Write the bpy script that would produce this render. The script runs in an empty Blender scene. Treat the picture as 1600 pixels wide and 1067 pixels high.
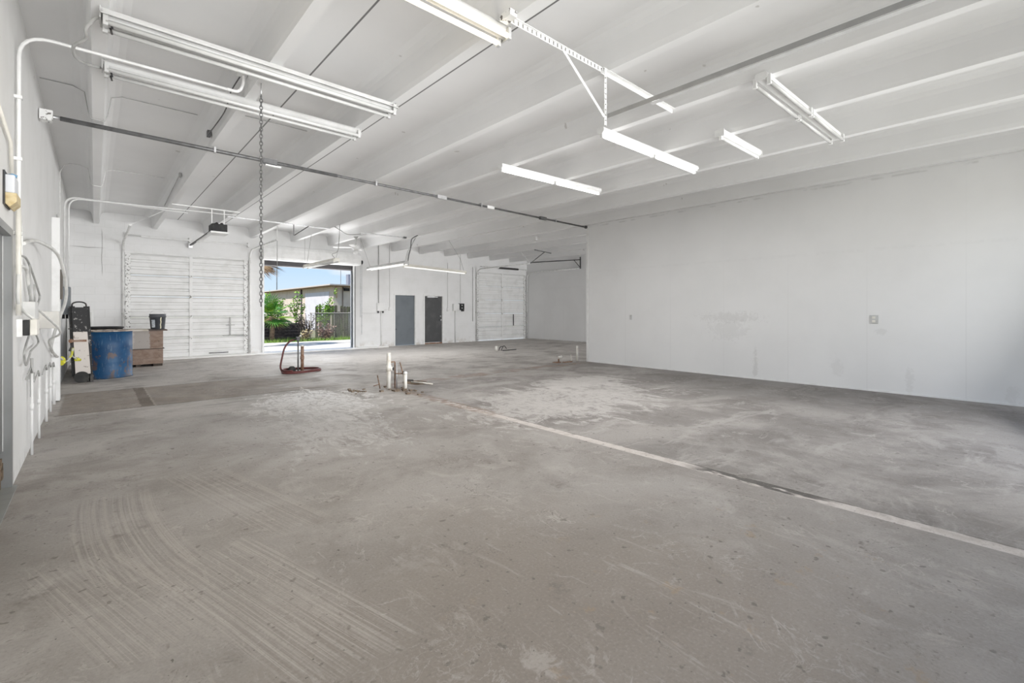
import bpy, bmesh, math, random
from mathutils import Vector, Matrix
random.seed(7)
S = bpy.context.scene
COL = S.collection
PI = math.pi

# ------------------------------------------------------------------ camera
cam_d = bpy.data.cameras.new('camera')
cam = bpy.data.objects.new('camera', cam_d)
COL.objects.link(cam)
YAW = math.atan2(652, 722)
cam.location = (0, 0, 1.38)
cam.rotation_euler = (PI / 2, 0, -YAW)
cam_d.sensor_width = 36
cam_d.lens = 722 / 1600 * 36
cam_d.shift_y = -48.5 / 1600
cam_d.clip_start = 0.02
cam_d.clip_end = 400
S.camera = cam
S.view_settings.view_transform = 'Standard'
S.view_settings.look = 'None'
S.view_settings.exposure = 0.09
S.view_settings.gamma = 1.0
S.view_settings.use_curve_mapping = False
try:
    S.cycles.max_bounces = 10
    S.cycles.diffuse_bounces = 6
    S.cycles.sample_clamp_indirect = 6
    S.cycles.caustics_reflective = False
    S.cycles.caustics_refractive = False
except Exception:
    pass

# ------------------------------------------------------------------ world, sun, daylight, added fill lights
W = bpy.data.worlds.new('sky')
S.world = W
W.use_nodes = True
nt = W.node_tree
nt.nodes.clear()
tc = nt.nodes.new('ShaderNodeTexCoord')
sp = nt.nodes.new('ShaderNodeSeparateXYZ')
nt.links.new(tc.outputs['Generated'], sp.inputs[0])
rp = nt.nodes.new('ShaderNodeValToRGB')
rp.color_ramp.elements[0].position = 0.0
rp.color_ramp.elements[0].color = (0.74, 0.86, 0.97, 1)
rp.color_ramp.elements[1].position = 0.6
rp.color_ramp.elements[1].color = (0.16, 0.40, 0.85, 1)
e = rp.color_ramp.elements.new(0.16)
e.color = (0.36, 0.63, 0.95, 1)
nt.links.new(sp.outputs['Z'], rp.inputs[0])
mp = nt.nodes.new('ShaderNodeMapping')
mp.inputs['Scale'].default_value = (4, 4, 11)
nt.links.new(tc.outputs['Generated'], mp.inputs[0])
no = nt.nodes.new('ShaderNodeTexNoise')
no.inputs['Scale'].default_value = 1.5
no.inputs['Detail'].default_value = 6
nt.links.new(mp.outputs[0], no.inputs['Vector'])
mr = nt.nodes.new('ShaderNodeMapRange')
mr.inputs['From Min'].default_value = 0.47
mr.inputs['From Max'].default_value = 0.68
nt.links.new(no.outputs['Fac'], mr.inputs['Value'])
mx = nt.nodes.new('ShaderNodeMix')
mx.data_type = 'RGBA'
nt.links.new(mr.outputs[0], mx.inputs[0])
nt.links.new(rp.outputs[0], mx.inputs[6])
mx.inputs[7].default_value = (0.93, 0.94, 0.97, 1)
bg = nt.nodes.new('ShaderNodeBackground')
bg.inputs[1].default_value = 1.0
nt.links.new(mx.outputs[2], bg.inputs[0])
ow = nt.nodes.new('ShaderNodeOutputWorld')
nt.links.new(bg.outputs[0], ow.inputs[0])

def add_light(name, kind, loc, energy, color=(1, 1, 1), size=1.0, size_y=None, aim=None, spread=None):
    d = bpy.data.lights.new(name, kind)
    d.energy = energy
    d.color = color
    o = bpy.data.objects.new(name, d)
    COL.objects.link(o)
    o.location = loc
    if kind == 'AREA':
        d.shape = 'RECTANGLE'
        d.size = size
        d.size_y = size_y or size
        if spread:
            d.spread = spread
    if aim is not None:
        o.rotation_euler = Vector(aim).to_track_quat('-Z', 'Y').to_euler()
    return o

sun = add_light('sun', 'SUN', (0, 30, 20), 6.0, (1, 0.95, 0.87), aim=(0.55, 0.10, -0.83))
sun.data.angle = 0.01
# fill area lights added in doorways made up for the unseen front wall
add_light('fill_front_left', 'AREA', (2.0, -0.86, 1.55), 50, (1, 1, 1), 3.1, 2.9, aim=(0.0, 1, 0.8))
add_light('fill_front_right', 'AREA', (7.1, -0.86, 1.55), 62, (1, 1, 1), 4.3, 2.9, aim=(-0.2, 1, 0.45))
add_light('fill_horizon_left', 'AREA', (2.0, -0.88, 1.6), 60, (1, 1, 1), 3.1, 2.8, aim=(-0.08, 1, 0.15), spread=math.radians(68))
add_light('fill_horizon_right', 'AREA', (7.1, -0.88, 1.6), 104, (1, 1, 1), 4.3, 2.8, aim=(-0.40, 1, 0.08), spread=math.radians(72))
add_light('fill_right_bay', 'AREA', (12.9, -0.88, 1.55), 215, (1, 1, 1), 3.2, 2.8, aim=(0.05, 1, 0.15), spread=math.radians(90))

# daylight and bounce from the sunlit apron entering through the open bay in the far wall
add_light('daylight_bay', 'AREA', (5.5, 16.5, 1.45), 110, (1, 1, 0.99), 2.85, 2.75, aim=(-0.85, -0.85, 0.95))
# ------------------------------------------------------------------ node helper
class NT:
    def __init__(s, name):
        s.m = bpy.data.materials.new(name)
        s.m.use_nodes = True
        s.t = s.m.node_tree
        s.t.nodes.clear()
        s.out = s.t.nodes.new('ShaderNodeOutputMaterial')
        s.b = s.t.nodes.new('ShaderNodeBsdfPrincipled')
        s.t.links.new(s.b.outputs[0], s.out.inputs[0])
        s.tc = s.t.nodes.new('ShaderNodeTexCoord')
        s.P = s.tc.outputs['Object']
    def put(s, sock, v):
        if hasattr(v, 'is_output'):
            s.t.links.new(v, sock)
        elif isinstance(v, (tuple, list)):
            sock.default_value = (v[0], v[1], v[2], 1) if len(sock.default_value) == 4 else v
        else:
            sock.default_value = v
    def M(s, op, a, b=0.0, c=0.0):
        n = s.t.nodes.new('ShaderNodeMath')
        n.operation = op
        for i, v in enumerate((a, b, c)):
            s.put(n.inputs[i], v)
        return n.outputs[0]
    def xyz(s, v):
        n = s.t.nodes.new('ShaderNodeSeparateXYZ')
        s.put(n.inputs[0], v)
        return n.outputs
    def comb(s, x, y, z=0.0):
        n = s.t.nodes.new('ShaderNodeCombineXYZ')
        for i, v in enumerate((x, y, z)):
            s.put(n.inputs[i], v)
        return n.outputs[0]
    def scale(s, v, sc):
        n = s.t.nodes.new('ShaderNodeMapping')
        s.put(n.inputs[0], v)
        n.inputs['Scale'].default_value = sc
        return n.outputs[0]
    def noise(s, v, scale, detail=4.0, rough=0.55, dist=0.0):
        n = s.t.nodes.new('ShaderNodeTexNoise')
        s.put(n.inputs['Vector'], v)
        n.inputs['Scale'].default_value = scale
        n.inputs['Detail'].default_value = detail
        n.inputs['Roughness'].default_value = rough
        n.inputs['Distortion'].default_value = dist
        return n.outputs['Fac']
    def ss(s, x, lo, hi, a=0.0, b=1.0):
        n = s.t.nodes.new('ShaderNodeMapRange')
        n.interpolation_type = 'SMOOTHSTEP'
        s.put(n.inputs['Value'], x)
        n.inputs['From Min'].default_value = lo
        n.inputs['From Max'].default_value = hi
        n.inputs['To Min'].default_value = a
        n.inputs['To Max'].default_value = b
        return n.outputs[0]
    def mix(s, f, a, b):
        n = s.t.nodes.new('ShaderNodeMix')
        n.data_type = 'RGBA'
        s.put(n.inputs[0], f)
        s.put(n.inputs[6], a)
        s.put(n.inputs[7], b)
        return n.outputs[2]
    def mixmul(s, a, b):
        n = s.t.nodes.new('ShaderNodeMix')
        n.data_type = 'RGBA'
        n.blend_type = 'MULTIPLY'
        n.inputs[0].default_value = 1.0
        s.put(n.inputs[6], a)
        s.put(n.inputs[7], b)
        return n.outputs[2]
    def blob(s, x, y, cx, cy, rx, ry, n, amp=0.9, lo=1.15, hi=0.65):
        dx = s.M('DIVIDE', s.M('SUBTRACT', x, cx), rx)
        dy = s.M('DIVIDE', s.M('SUBTRACT', y, cy), ry)
        d = s.M('SQRT', s.M('ADD', s.M('MULTIPLY', dx, dx), s.M('MULTIPLY', dy, dy)))
        d = s.M('ADD', d, s.M('MULTIPLY', s.M('SUBTRACT', n, 0.5), amp))
        return s.ss(d, lo, hi)
    def rect(s, x, y, x0, x1, y0, y1, ex=0.01, ey=0.01):
        a = s.M('MULTIPLY', s.ss(x, x0 - ex, x0 + ex), s.ss(x, x1 + ex, x1 - ex))
        b = s.M('MULTIPLY', s.ss(y, y0 - ey, y0 + ey), s.ss(y, y1 + ey, y1 - ey))
        return s.M('MULTIPLY', a, b)
    def mul(s, *a):
        r = a[0]
        for k in a[1:]:
            r = s.M('MULTIPLY', r, k)
        return r
    def bump(s, h, strength=0.3, dist=0.01):
        n = s.t.nodes.new('ShaderNodeBump')
        n.inputs['Strength'].default_value = strength
        n.inputs['Distance'].default_value = dist
        s.put(n.inputs['Height'], h)
        s.t.links.new(n.outputs[0], s.b.inputs['Normal'])
    def color(s, c):
        s.put(s.b.inputs['Base Color'], c)
    def rough(s, r):
        s.put(s.b.inputs['Roughness'], r)

MATS = {}
def mat(name, c, rough=0.6, metal=0.0, c2=None, sc=6.0, lo=0.45, hi=0.65, bump=0.0, stretch=(1, 1, 1), detail=5):
    """Plain paint or metal with soft wear: noise blends c to c2."""
    if name in MATS:
        return MATS[name]
    n = NT(name)
    v = n.scale(n.P, stretch)
    f = n.noise(v, sc, detail)
    if c2 is None:
        c2 = tuple(k * 0.9 for k in c)
    n.color(n.mix(n.ss(f, lo, hi), c, c2))
    n.rough(rough)
    n.b.inputs['Metallic'].default_value = metal
    if bump:
        n.bump(n.noise(v, sc * 5, 3), bump, 0.01)
    MATS[name] = n.m
    return n.m

def emit(name, c, strength):
    n = NT(name)
    n.color((0.8, 0.8, 0.8))
    n.b.inputs['Emission Color'].default_value = (*c, 1)
    n.b.inputs['Emission Strength'].default_value = strength
    MATS[name] = n.m
    return n.m

# ------------------------------------------------------------------ materials of the setting
def floor_material():
    n = NT('stained_concrete')
    x, y, z = n.xyz(n.P)
    big = n.noise(n.P, 0.35, 5, 0.6)
    mid = n.noise(n.P, 1.3, 7, 0.62, 0.4)
    fine = n.noise(n.P, 9, 6, 0.65)
    grain = n.noise(n.P, 70, 3, 0.6)
    blot = n.noise(n.scale(n.P, (1.0, 0.8, 1)), 2.6, 8, 0.68, 0.8)
    cloud = n.noise(n.P, 0.75, 9, 0.68, 0.5)
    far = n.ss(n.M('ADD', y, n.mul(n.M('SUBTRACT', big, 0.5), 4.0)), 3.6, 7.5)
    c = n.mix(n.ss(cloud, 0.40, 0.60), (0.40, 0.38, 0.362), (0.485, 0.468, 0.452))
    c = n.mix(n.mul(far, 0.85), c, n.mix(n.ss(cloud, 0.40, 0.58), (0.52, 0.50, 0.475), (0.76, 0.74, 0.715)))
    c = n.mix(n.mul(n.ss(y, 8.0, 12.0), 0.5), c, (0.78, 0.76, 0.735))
    c = n.mix(n.mul(n.ss(mid, 0.48, 0.66), 0.55), c, (0.315, 0.292, 0.276))
    c = n.mix(n.mul(n.ss(blot, 0.53, 0.66), 0.45), c, (0.60, 0.58, 0.56))
    c = n.mix(n.mul(n.ss(n.noise(n.scale(n.P, (0.45, 1.6, 1)), 2.2, 8, 0.66, 0.5), 0.54, 0.66), far, 0.6), c, (0.33, 0.315, 0.30))
    # brownish foreground film
    bz = n.mul(n.blob(x, y, 1.5, 1.1, 1.5, 1.5, mid, 1.4, 1.3, 0.4), 0.8)
    c = n.mix(bz, c, (0.33, 0.295, 0.262))
    # right-hand bay, greyer and darker
    rb = n.mul(n.ss(n.M('ADD', x, n.mul(n.M('SUBTRACT', mid, 0.5), 0.25)), 3.9, 4.02), n.ss(y, 8.6, 7.2))
    cr = n.mix(n.ss(cloud, 0.42, 0.60), (0.30, 0.285, 0.275), (0.47, 0.452, 0.437))
    cr = n.mix(n.mul(n.ss(mid, 0.50, 0.66), 0.6), cr, (0.25, 0.236, 0.228))
    cr = n.mix(n.mul(n.ss(n.noise(n.scale(n.P, (0.5, 1.3, 1)), 1.7, 7, 0.65, 0.6), 0.53, 0.64), 0.75), cr, (0.56, 0.545, 0.53))
    cr = n.mix(n.mul(n.ss(n.noise(n.scale(n.P, (1.4, 0.35, 1)), 4.0, 6, 0.7, 0.3), 0.60, 0.66), 0.5), cr, (0.62, 0.60, 0.585))
    c = n.mix(n.mul(rb, 0.85), c, cr)
    dk = n.mul(rb, n.blob(x, y, 8.9, 2.6, 1.5, 3.6, mid, 0.8, 1.2, 0.4))
    c = n.mix(n.mul(dk, 0.6), c, (0.20, 0.19, 0.185))
    # pale plaster spills
    sh = n.noise(n.scale(n.P, (1.3, 0.8, 1)), 2.4, 10, 0.74, 1.0)
    flk = n.ss(n.noise(n.scale(n.P, (1.0, 0.8, 1)), 7.0, 8, 0.72, 1.4), 0.42, 0.50)
    flk2 = n.ss(n.noise(n.scale(n.P, (1.6, 0.6, 1)), 5.0, 8, 0.74, 2.0), 0.43, 0.52)
    sp1 = n.blob(x, y, 5.5, 4.75, 1.9, 1.1, sh, 4.2, 1.1, 0.8)
    c = n.mix(n.mul(sp1, n.M('ADD', n.mul(flk, 0.55), 0.3)), c, (0.66, 0.645, 0.63))
    sp2 = n.blob(x, y, 6.9, 5.7, 1.2, 0.6, sh, 3.6, 1.1, 0.7)
    c = n.mix(n.mul(sp2, 0.75), c, (0.70, 0.685, 0.67))
    sp3 = n.blob(x, y, 2.45, 7.1, 0.8, 1.15, sh, 4.0, 1.1, 0.85)
    c = n.mix(n.mul(sp3, n.M('ADD', n.mul(flk2, 0.75), 0.25)), c, (1.0, 1.0, 1.0))
    sp4 = n.blob(x, y, 2.1, 5.5, 0.65, 1.3, sh, 4.0, 1.05, 0.6)
    c = n.mix(n.mul(sp4, n.M('ADD', n.mul(flk2, 0.6), 0.1)), c, (0.72, 0.715, 0.71))
    pale_far = n.blob(x, y, 7.0, 13.6, 6.0, 2.2, sh, 3.4, 1.1, 0.5)  # broad paler tone over the far floor
    c = n.mix(n.mul(pale_far, 0.75), c, (0.76, 0.745, 0.725))
    sp6 = n.blob(x, y, 1.30, 1.25, 0.06, 0.12, n.noise(n.P, 11, 8, 0.75, 1.5), 5.5, 1.1, 0.3)
    c = n.mix(n.mul(sp6, 0.55), c, (0.60, 0.57, 0.54))
    gr = n.blob(x, y, 1.35, 6.4, 1.9, 1.6, mid, 1.0, 1.2, 0.3)
    c = n.mix(n.mul(gr, 0.45), c, (0.50, 0.49, 0.475))
    # brown poured slab with a filled trench near the left wall
    wob = n.mul(n.M('SUBTRACT', fine, 0.5), 0.08)
    xx = n.M('ADD', x, wob)
    yy = n.M('ADD', y, wob)
    slab = n.rect(xx, yy, -0.36, 3.4, 8.45, 10.55, 0.02, 0.02)
    cs = n.mix(n.ss(n.noise(n.scale(n.P, (2, 0.6, 1)), 1.8, 6), 0.35, 0.65), (0.41, 0.355, 0.30), (0.31, 0.27, 0.235))
    c = n.mix(n.mul(slab, n.ss(x, 4.0, 1.0, 0.25, 0.75)), c, cs)
    c = n.mix(n.mul(n.rect(xx, yy, 0.50, 0.645, 8.5, 10.6, 0.008, 0.02), 0.8), c, (0.20, 0.165, 0.135))
    c = n.mix(n.mul(n.rect(xx, yy, -0.40, 3.5, 8.43, 8.49, 0.01, 0.012), 0.55), c, (0.19, 0.165, 0.145))
    c = n.mix(n.mul(n.rect(xx, yy, -0.40, 3.5, 10.52, 10.58, 0.01, 0.012), 0.45), c, (0.19, 0.165, 0.145))
    c = n.mix(n.mul(n.rect(xx, yy, 0.645, 0.67, 8.45, 10.6, 0.006, 0.02), 0.7), c, (0.55, 0.50, 0.44))
    # fine wandering scrape marks and hairline cracks
    def ridges(c, sc, w, dist, amt, col, gate):
        r = n.M('ABSOLUTE', n.M('SUBTRACT', n.noise(n.P, sc, 5, 0.6, dist), 0.5))
        return n.mix(n.mul(n.ss(r, w, w * 0.3), gate, amt), c, col)
    gA = n.ss(n.noise(n.P, 1.6, 4, 0.6), 0.50, 0.62)
    gB = n.ss(n.noise(n.P, 1.1, 4, 0.6), 0.48, 0.40)
    c = ridges(c, 1.7, 0.016, 1.6, 0.45, (0.64, 0.615, 0.59), gA)
    c = ridges(c, 3.6, 0.012, 2.2, 0.40, (0.62, 0.60, 0.575), gB)
    c = ridges(c, 2.3, 0.006, 0.8, 0.55, (0.17, 0.155, 0.145), n.mul(gA, gB, 1.0))
    c = ridges(c, 5.0, 0.008, 1.0, 0.45, (0.20, 0.185, 0.172), n.ss(n.noise(n.P, 2.7, 3), 0.56, 0.64))
    smear = n.noise(n.scale(n.P, (3.0, 0.7, 1)), 2.0, 8, 0.75, 1.2)
    c = n.mix(n.mul(n.ss(smear, 0.57, 0.68), n.ss(y, 3.6, 1.4), 0.5), c, (0.59, 0.56, 0.525))
    # sweeping streaks left by a scraper or broom
    def streaks(c, a, b, c2, w, y0, y1, amt, dens):
        ctr = n.M('ADD', n.M('ADD', n.mul(y, b), a), n.mul(n.mul(y, y), c2))
        u = n.M('SUBTRACT', x, ctr)
        lines = n.noise(n.comb(n.mul(u, dens * 1.5), n.mul(y, 0.4)), 1.0, 6, 0.8)
        m = n.rect(n.M('ADD', u, n.mul(n.M('SUBTRACT', mid, 0.5), 0.14)), n.M('ADD', y, n.mul(n.M('SUBTRACT', fine, 0.5), 0.5)), -w / 2, w / 2, y0, y1, 0.035, 0.10)
        pale = n.mul(m, n.ss(lines, 0.46, 0.60), amt * 1.15)
        dark = n.mul(m, n.ss(lines, 0.48, 0.38), amt * 0.55)
        c = n.mix(dark, c, (0.30, 0.275, 0.252))
        return n.mix(pale, c, (0.62, 0.59, 0.56))
    c = streaks(c, 1.62, -0.72, 0.085, 0.46, 3.05, 4.55, 0.55, 34)
    c = streaks(c, 1.25, -0.255, 0.0, 0.52, 1.75, 3.15, 0.55, 38)
    c = streaks(c, 1.65, -0.215, 0.0, 0.42, 3.1, 4.75, 0.35, 36)
    c = streaks(c, 0.95, -0.30, 0.0, 0.42, 2.35, 3.45, 0.5, 36)
    c = streaks(c, 3.35, 0.02, 0.0, 0.75, 4.35, 5.25, 0.25, 44)
    # footprint of a demolished wall: pale strip, chipped, then rusty dirt
    xe = n.M('ADD', x, n.mul(n.M('SUBTRACT', fine, 0.5), 0.03))
    strip = n.rect(xe, y, 3.855, 3.975, -0.9, 6.0, 0.006, 0.5)
    c = n.mix(n.mul(strip, 0.9), c, n.mix(n.ss(fine, 0.42, 0.66), (0.86, 0.82, 0.79), (0.70, 0.65, 0.62)))
    chip = n.mul(n.rect(xe, n.M('ADD', y, n.mul(n.M('SUBTRACT', mid, 0.5), 0.5)), 3.86, 3.985, 0.92, 1.95, 0.008, 0.15), n.ss(n.noise(n.scale(n.P, (14, 3, 1)), 1.0, 4), 0.40, 0.48))
    c = n.mix(n.mul(chip, 0.92), c, (0.10, 0.095, 0.09))
    edge = n.mul(n.rect(xe, y, 3.972, 3.988, -0.9, 5.0, 0.004, 0.3), n.ss(n.noise(n.P, 4, 3), 0.42, 0.56))
    c = n.mix(n.mul(edge, 0.7), c, (0.16, 0.14, 0.13))
    rust = n.mul(n.rect(n.M('ADD', x, n.mul(n.M('SUBTRACT', mid, 0.5), 0.35)), y, 3.82, 4.04, 4.7, 7.7, 0.04, 0.4), n.ss(fine, 0.35, 0.6))
    c = n.mix(n.mul(rust, 0.75), c, (0.33, 0.235, 0.18))
    rust2 = n.mul(n.rect(x, n.M('ADD', y, n.mul(n.M('SUBTRACT', mid, 0.5), 0.7)), 4.0, 9.8, 7.72, 8.06, 0.3, 0.06), n.ss(blot, 0.42, 0.60))
    c = n.mix(n.mul(rust2, 0.7), c, (0.37, 0.265, 0.215))
    # expansion joints towards the far wall, foot of the walls, small stains
    for yj in (10.9, 13.7):
        c = n.mix(n.mul(n.rect(x, yy, 1.0, 15.0, yj, yj + 0.03, 0.5, 0.01), 0.5), c, (0.2, 0.185, 0.17))
    dst = n.mul(n.ss(n.noise(n.P, 2.1, 10, 0.78), 0.58, 0.66), 0.5)
    c = n.mix(dst, c, (0.205, 0.19, 0.178))
    drops = n.mul(n.ss(n.noise(n.P, 15, 2, 0.5), 0.66, 0.71), n.ss(big, 0.66, 0.42), 0.65)
    c = n.mix(drops, c, (0.15, 0.135, 0.125))
    tan = n.mul(n.ss(n.noise(n.P, 5.5, 6, 0.7), 0.60, 0.68), n.blob(x, y, 2.2, 0.9, 1.7, 1.3, mid, 1.0, 1.2, 0.4), 0.55)
    c = n.mix(tan, c, (0.43, 0.335, 0.24))
    scr = n.noise(n.scale(n.P, (9, 1.2, 1)), 3.0, 3, 0.5, 0.3)
    c = n.mix(n.mul(n.ss(scr, 0.66, 0.70), 0.30), c, (0.60, 0.58, 0.56))
    c = n.mix(n.mul(n.ss(grain, 0.52, 0.72), 0.35), c, (0.24, 0.225, 0.21))
    c = n.mix(n.mul(n.ss(grain, 0.46, 0.30), 0.25), c, (0.60, 0.58, 0.56))
    pit = n.ss(n.noise(n.P, 38, 2, 0.5), 0.715, 0.745)
    c = n.mix(n.mul(pit, 0.75), c, (0.13, 0.12, 0.11))
    c = n.mixmul(c, (0.69, 0.668, 0.65))
    n.color(c)
    n.rough(n.ss(mid, 0.3, 0.7, 0.55, 0.8))
    n.b.inputs['Specular IOR Level'].default_value = 0.3
    h = n.M('ADD', n.mul(fine, 0.5), n.M('ADD', n.mul(grain, 0.25), n.M('SUBTRACT', 0.0, n.M('ADD', n.mul(pit, 0.5), n.mul(chip, 1.2)))))
    n.bump(h, 0.35, 0.012)
    return n.m

def block_wall_material():
    n = NT('painted_block')
    x, y, z = n.xyz(n.P)
    bt = n.t.nodes.new('ShaderNodeTexBrick')
    n.put(bt.inputs['Vector'], n.comb(x, z))
    bt.inputs['Scale'].default_value = 1.0
    bt.inputs['Brick Width'].default_value = 0.40
    bt.inputs['Row Height'].default_value = 0.20
    bt.inputs['Mortar Size'].default_value = 0.006
    bt.inputs['Mortar Smooth'].default_value = 0.6
    g = n.noise(n.P, 2.0, 6)
    c = n.mix(n.ss(g, 0.4, 0.7), (0.80, 0.80, 0.80), (0.755, 0.755, 0.75))
    jn = n.mul(bt.outputs['Fac'], n.ss(x, 1.2, 0.2, 0.05, 0.35), n.ss(n.noise(n.P, 3, 4), 0.3, 0.7))
    c = n.mix(jn, c, (0.50, 0.50, 0.49))
    crk = n.M('ADD', n.rect(n.M('ADD', x, n.mul(n.M('SUBTRACT', g, 0.5), 0.06)), z, 0.135, 0.15, 2.36, 3.5, 0.004, 0.1),
              n.rect(x, n.M('ADD', z, n.mul(n.M('SUBTRACT', g, 0.5), 0.06)), -0.4, 0.1, 3.03, 3.05, 0.2, 0.006))
    c = n.mix(n.mul(crk, 0.75), c, (0.25, 0.24, 0.23))
    scuff = n.mul(n.ss(z, 0.30, 0.0), n.ss(n.noise(n.P, 6, 6), 0.45, 0.65), 0.6)
    c = n.mix(scuff, c, (0.48, 0.43, 0.37))
    n.color(c)
    n.rough(0.6)
    n.bump(n.M('ADD', n.mul(bt.outputs['Fac'], -0.5), n.mul(n.noise(n.P, 30, 4), 0.3)), 0.35, 0.01)
    return n.m

def drywall_material():
    n = NT('painted_drywall')
    x, y, z = n.xyz(n.P)
    g = n.noise(n.P, 0.9, 4)
    f = n.noise(n.P, 7, 6, 0.65, 0.5)
    f2 = n.noise(n.P, 9, 8, 0.75, 1.0)
    c = n.mix(n.ss(g, 0.35, 0.7), (0.80, 0.80, 0.80), (0.765, 0.765, 0.765))
    fr = n.M('FRACT', n.M('DIVIDE', n.M('ADD', y, 0.02), 1.22))
    seam = n.mul(n.ss(n.M('ABSOLUTE', n.M('SUBTRACT', fr, 0.5)), 0.012, 0.0), n.ss(z, 2.6, 1.0, 0.06, 0.3))
    c = n.mix(seam, c, (0.66, 0.66, 0.66))
    hz = n.mul(n.ss(n.M('ABSOLUTE', n.M('SUBTRACT', z, 2.42)), 0.05, 0.0), n.ss(f, 0.4, 0.6), 0.22)
    c = n.mix(hz, c, (0.68, 0.68, 0.68))
    for (cy, cz, ry, rz, a) in ((4.15, 1.24, 0.66, 0.12, 0.34), (4.15, 0.98, 0.40, 0.24, 0.24), (3.62, 0.30, 0.045, 0.32, 0.5),
                                (1.62, 1.02, 0.08, 0.05, 0.3), (2.25, 0.38, 0.10, 0.18, 0.22), (1.25, 0.22, 0.06, 0.2, 0.28), (0.1, 0.15, 0.08, 0.15, 0.25)):
        c = n.mix(n.mul(n.blob(y, z, cy, cz, ry, rz, f2, 4.5, 1.1, 0.5), a), c, (0.58, 0.575, 0.565))
    foot = n.mul(n.ss(z, 0.035, 0.015), n.ss(f, 0.35, 0.55), 0.6)
    c = n.mix(foot, c, (0.42, 0.39, 0.36))
    top = n.mul(n.ss(n.M('ABSOLUTE', n.M('SUBTRACT', z, 3.62)), 0.03, 0.0), n.ss(n.noise(n.P, 3.0, 5), 0.52, 0.62), 0.4)
    c = n.mix(top, c, (0.45, 0.45, 0.44))
    n.color(c)
    n.rough(0.65)
    n.bump(n.noise(n.P, 25, 3), 0.05, 0.005)
    return n.m

def left_wall_material():
    n = NT('painted_left_wall')
    x, y, z = n.xyz(n.P)
    g = n.noise(n.P, 1.2, 6)
    c = n.mix(n.ss(g, 0.4, 0.7), (0.80, 0.80, 0.795), (0.745, 0.745, 0.735))
    sp_ = n.mul(n.ss(n.noise(n.scale(n.P, (6, 6, 2)), 2.6, 5, 0.65), 0.69, 0.73), 0.8)
    c = n.mix(sp_, c, (0.30, 0.295, 0.28))
    c = n.mix(n.mul(n.ss(z, 0.14, 0.0), n.ss(n.noise(n.P, 8, 5), 0.5, 0.65), 0.5), c, (0.35, 0.33, 0.30))
    n.color(c)
    n.rough(0.6)
    n.bump(n.noise(n.P, 18, 5), 0.2, 0.01)
    return n.m

def ceiling_material():
    n = NT('painted_concrete_deck')
    x, y, z = n.xyz(n.P)
    g = n.noise(n.P, 0.8, 5)
    c = n.mix(n.ss(g, 0.35, 0.7), (0.81, 0.81, 0.81), (0.77, 0.77, 0.77))
    up = n.ss(z, 3.985, 3.995)
    for xj in (1.78, 2.905):
        c = n.mix(n.mul(n.ss(n.M('ABSOLUTE', n.M('SUBTRACT', x, xj)), 0.012, 0.006), up, 0.9), c, (0.10, 0.10, 0.10))
    dots = n.mul(n.ss(n.noise(n.P, 5.5, 2, 0.4), 0.76, 0.78), 0.5)
    c = n.mix(dots, c, (0.40, 0.38, 0.35))
    n.color(c)
    n.rough(0.65)
    n.bump(n.noise(n.P, 14, 4), 0.08, 0.008)
    return n.m

M_FLOOR = floor_material()
M_BLOCK = block_wall_material()
M_DRY = drywall_material()
M_LEFT = left_wall_material()
M_CEIL = ceiling_material()
WHITE = mat('white_paint', (0.80, 0.80, 0.795), 0.5, 0, (0.74, 0.74, 0.73))
WHITE_METAL = mat('white_enamel', (0.56, 0.56, 0.555), 0.4, 0, (0.50, 0.50, 0.49), sc=3)
CREAM = mat('cream_enamel', (0.78, 0.76, 0.70), 0.4, 0, (0.70, 0.68, 0.62))
DOORW = mat('door_white', (0.79, 0.79, 0.785), 0.45, 0, (0.72, 0.72, 0.71), sc=2.5)
HARDW = mat('worn_white_hardware', (0.76, 0.76, 0.75), 0.5, 0.1, (0.14, 0.13, 0.12), sc=22, lo=0.55, hi=0.62)
TRACKM = mat('painted_track', (0.74, 0.74, 0.73), 0.45, 0.1, (0.60, 0.60, 0.59), sc=8)
STEEL = mat('galvanised_steel', (0.17, 0.17, 0.172), 0.5, 0.5, (0.12, 0.12, 0.12), sc=9)
STEELL = mat('bright_steel', (0.62, 0.62, 0.63), 0.38, 0.8, (0.5, 0.5, 0.5), sc=9)
DARK = mat('dark_metal', (0.03, 0.03, 0.032), 0.45, 0.3, (0.06, 0.055, 0.05))
BLACK = mat('black_plastic', (0.008, 0.008, 0.009), 0.65, 0, (0.025, 0.025, 0.025))
RUBBER = mat('black_rubber', (0.025, 0.025, 0.025), 0.75, 0, (0.05, 0.048, 0.045))
GREYDOOR = mat('grey_door_paint', (0.135, 0.155, 0.172), 0.45, 0, (0.115, 0.132, 0.15), sc=2)
CHARDOOR = mat('charcoal_door_paint', (0.055, 0.056, 0.058), 0.45, 0, (0.075, 0.075, 0.077), sc=3)
GREYFRAME = mat('grey_frame_paint', (0.17, 0.172, 0.17), 0.4, 0, (0.135, 0.137, 0.135), sc=2)
GREYBOX = mat('grey_panel_paint', (0.155, 0.17, 0.185), 0.45, 0, (0.14, 0.155, 0.17))
TUBE_OFF = mat('unlit_glass_tube', (0.62, 0.62, 0.61), 0.25, 0, (0.57, 0.57, 0.56))
TUBE_WARM = emit('lit_warm_tube', (1.0, 0.86, 0.60), 2.6)
TUBE_COOL = emit('lit_cool_tube', (1.0, 0.99, 0.95), 6.0)
TUBE_SOFT = emit('added_glow_tube', (1.0, 0.99, 0.95), 0.6)  # glow added to hanging tubes as fill
PVC = mat('pvc_pipe', (0.76, 0.74, 0.69), 0.45, 0, (0.62, 0.57, 0.50), sc=7)
COPPER = mat('dirty_copper', (0.30, 0.20, 0.14), 0.5, 0.5, (0.16, 0.12, 0.09), sc=15)
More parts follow.
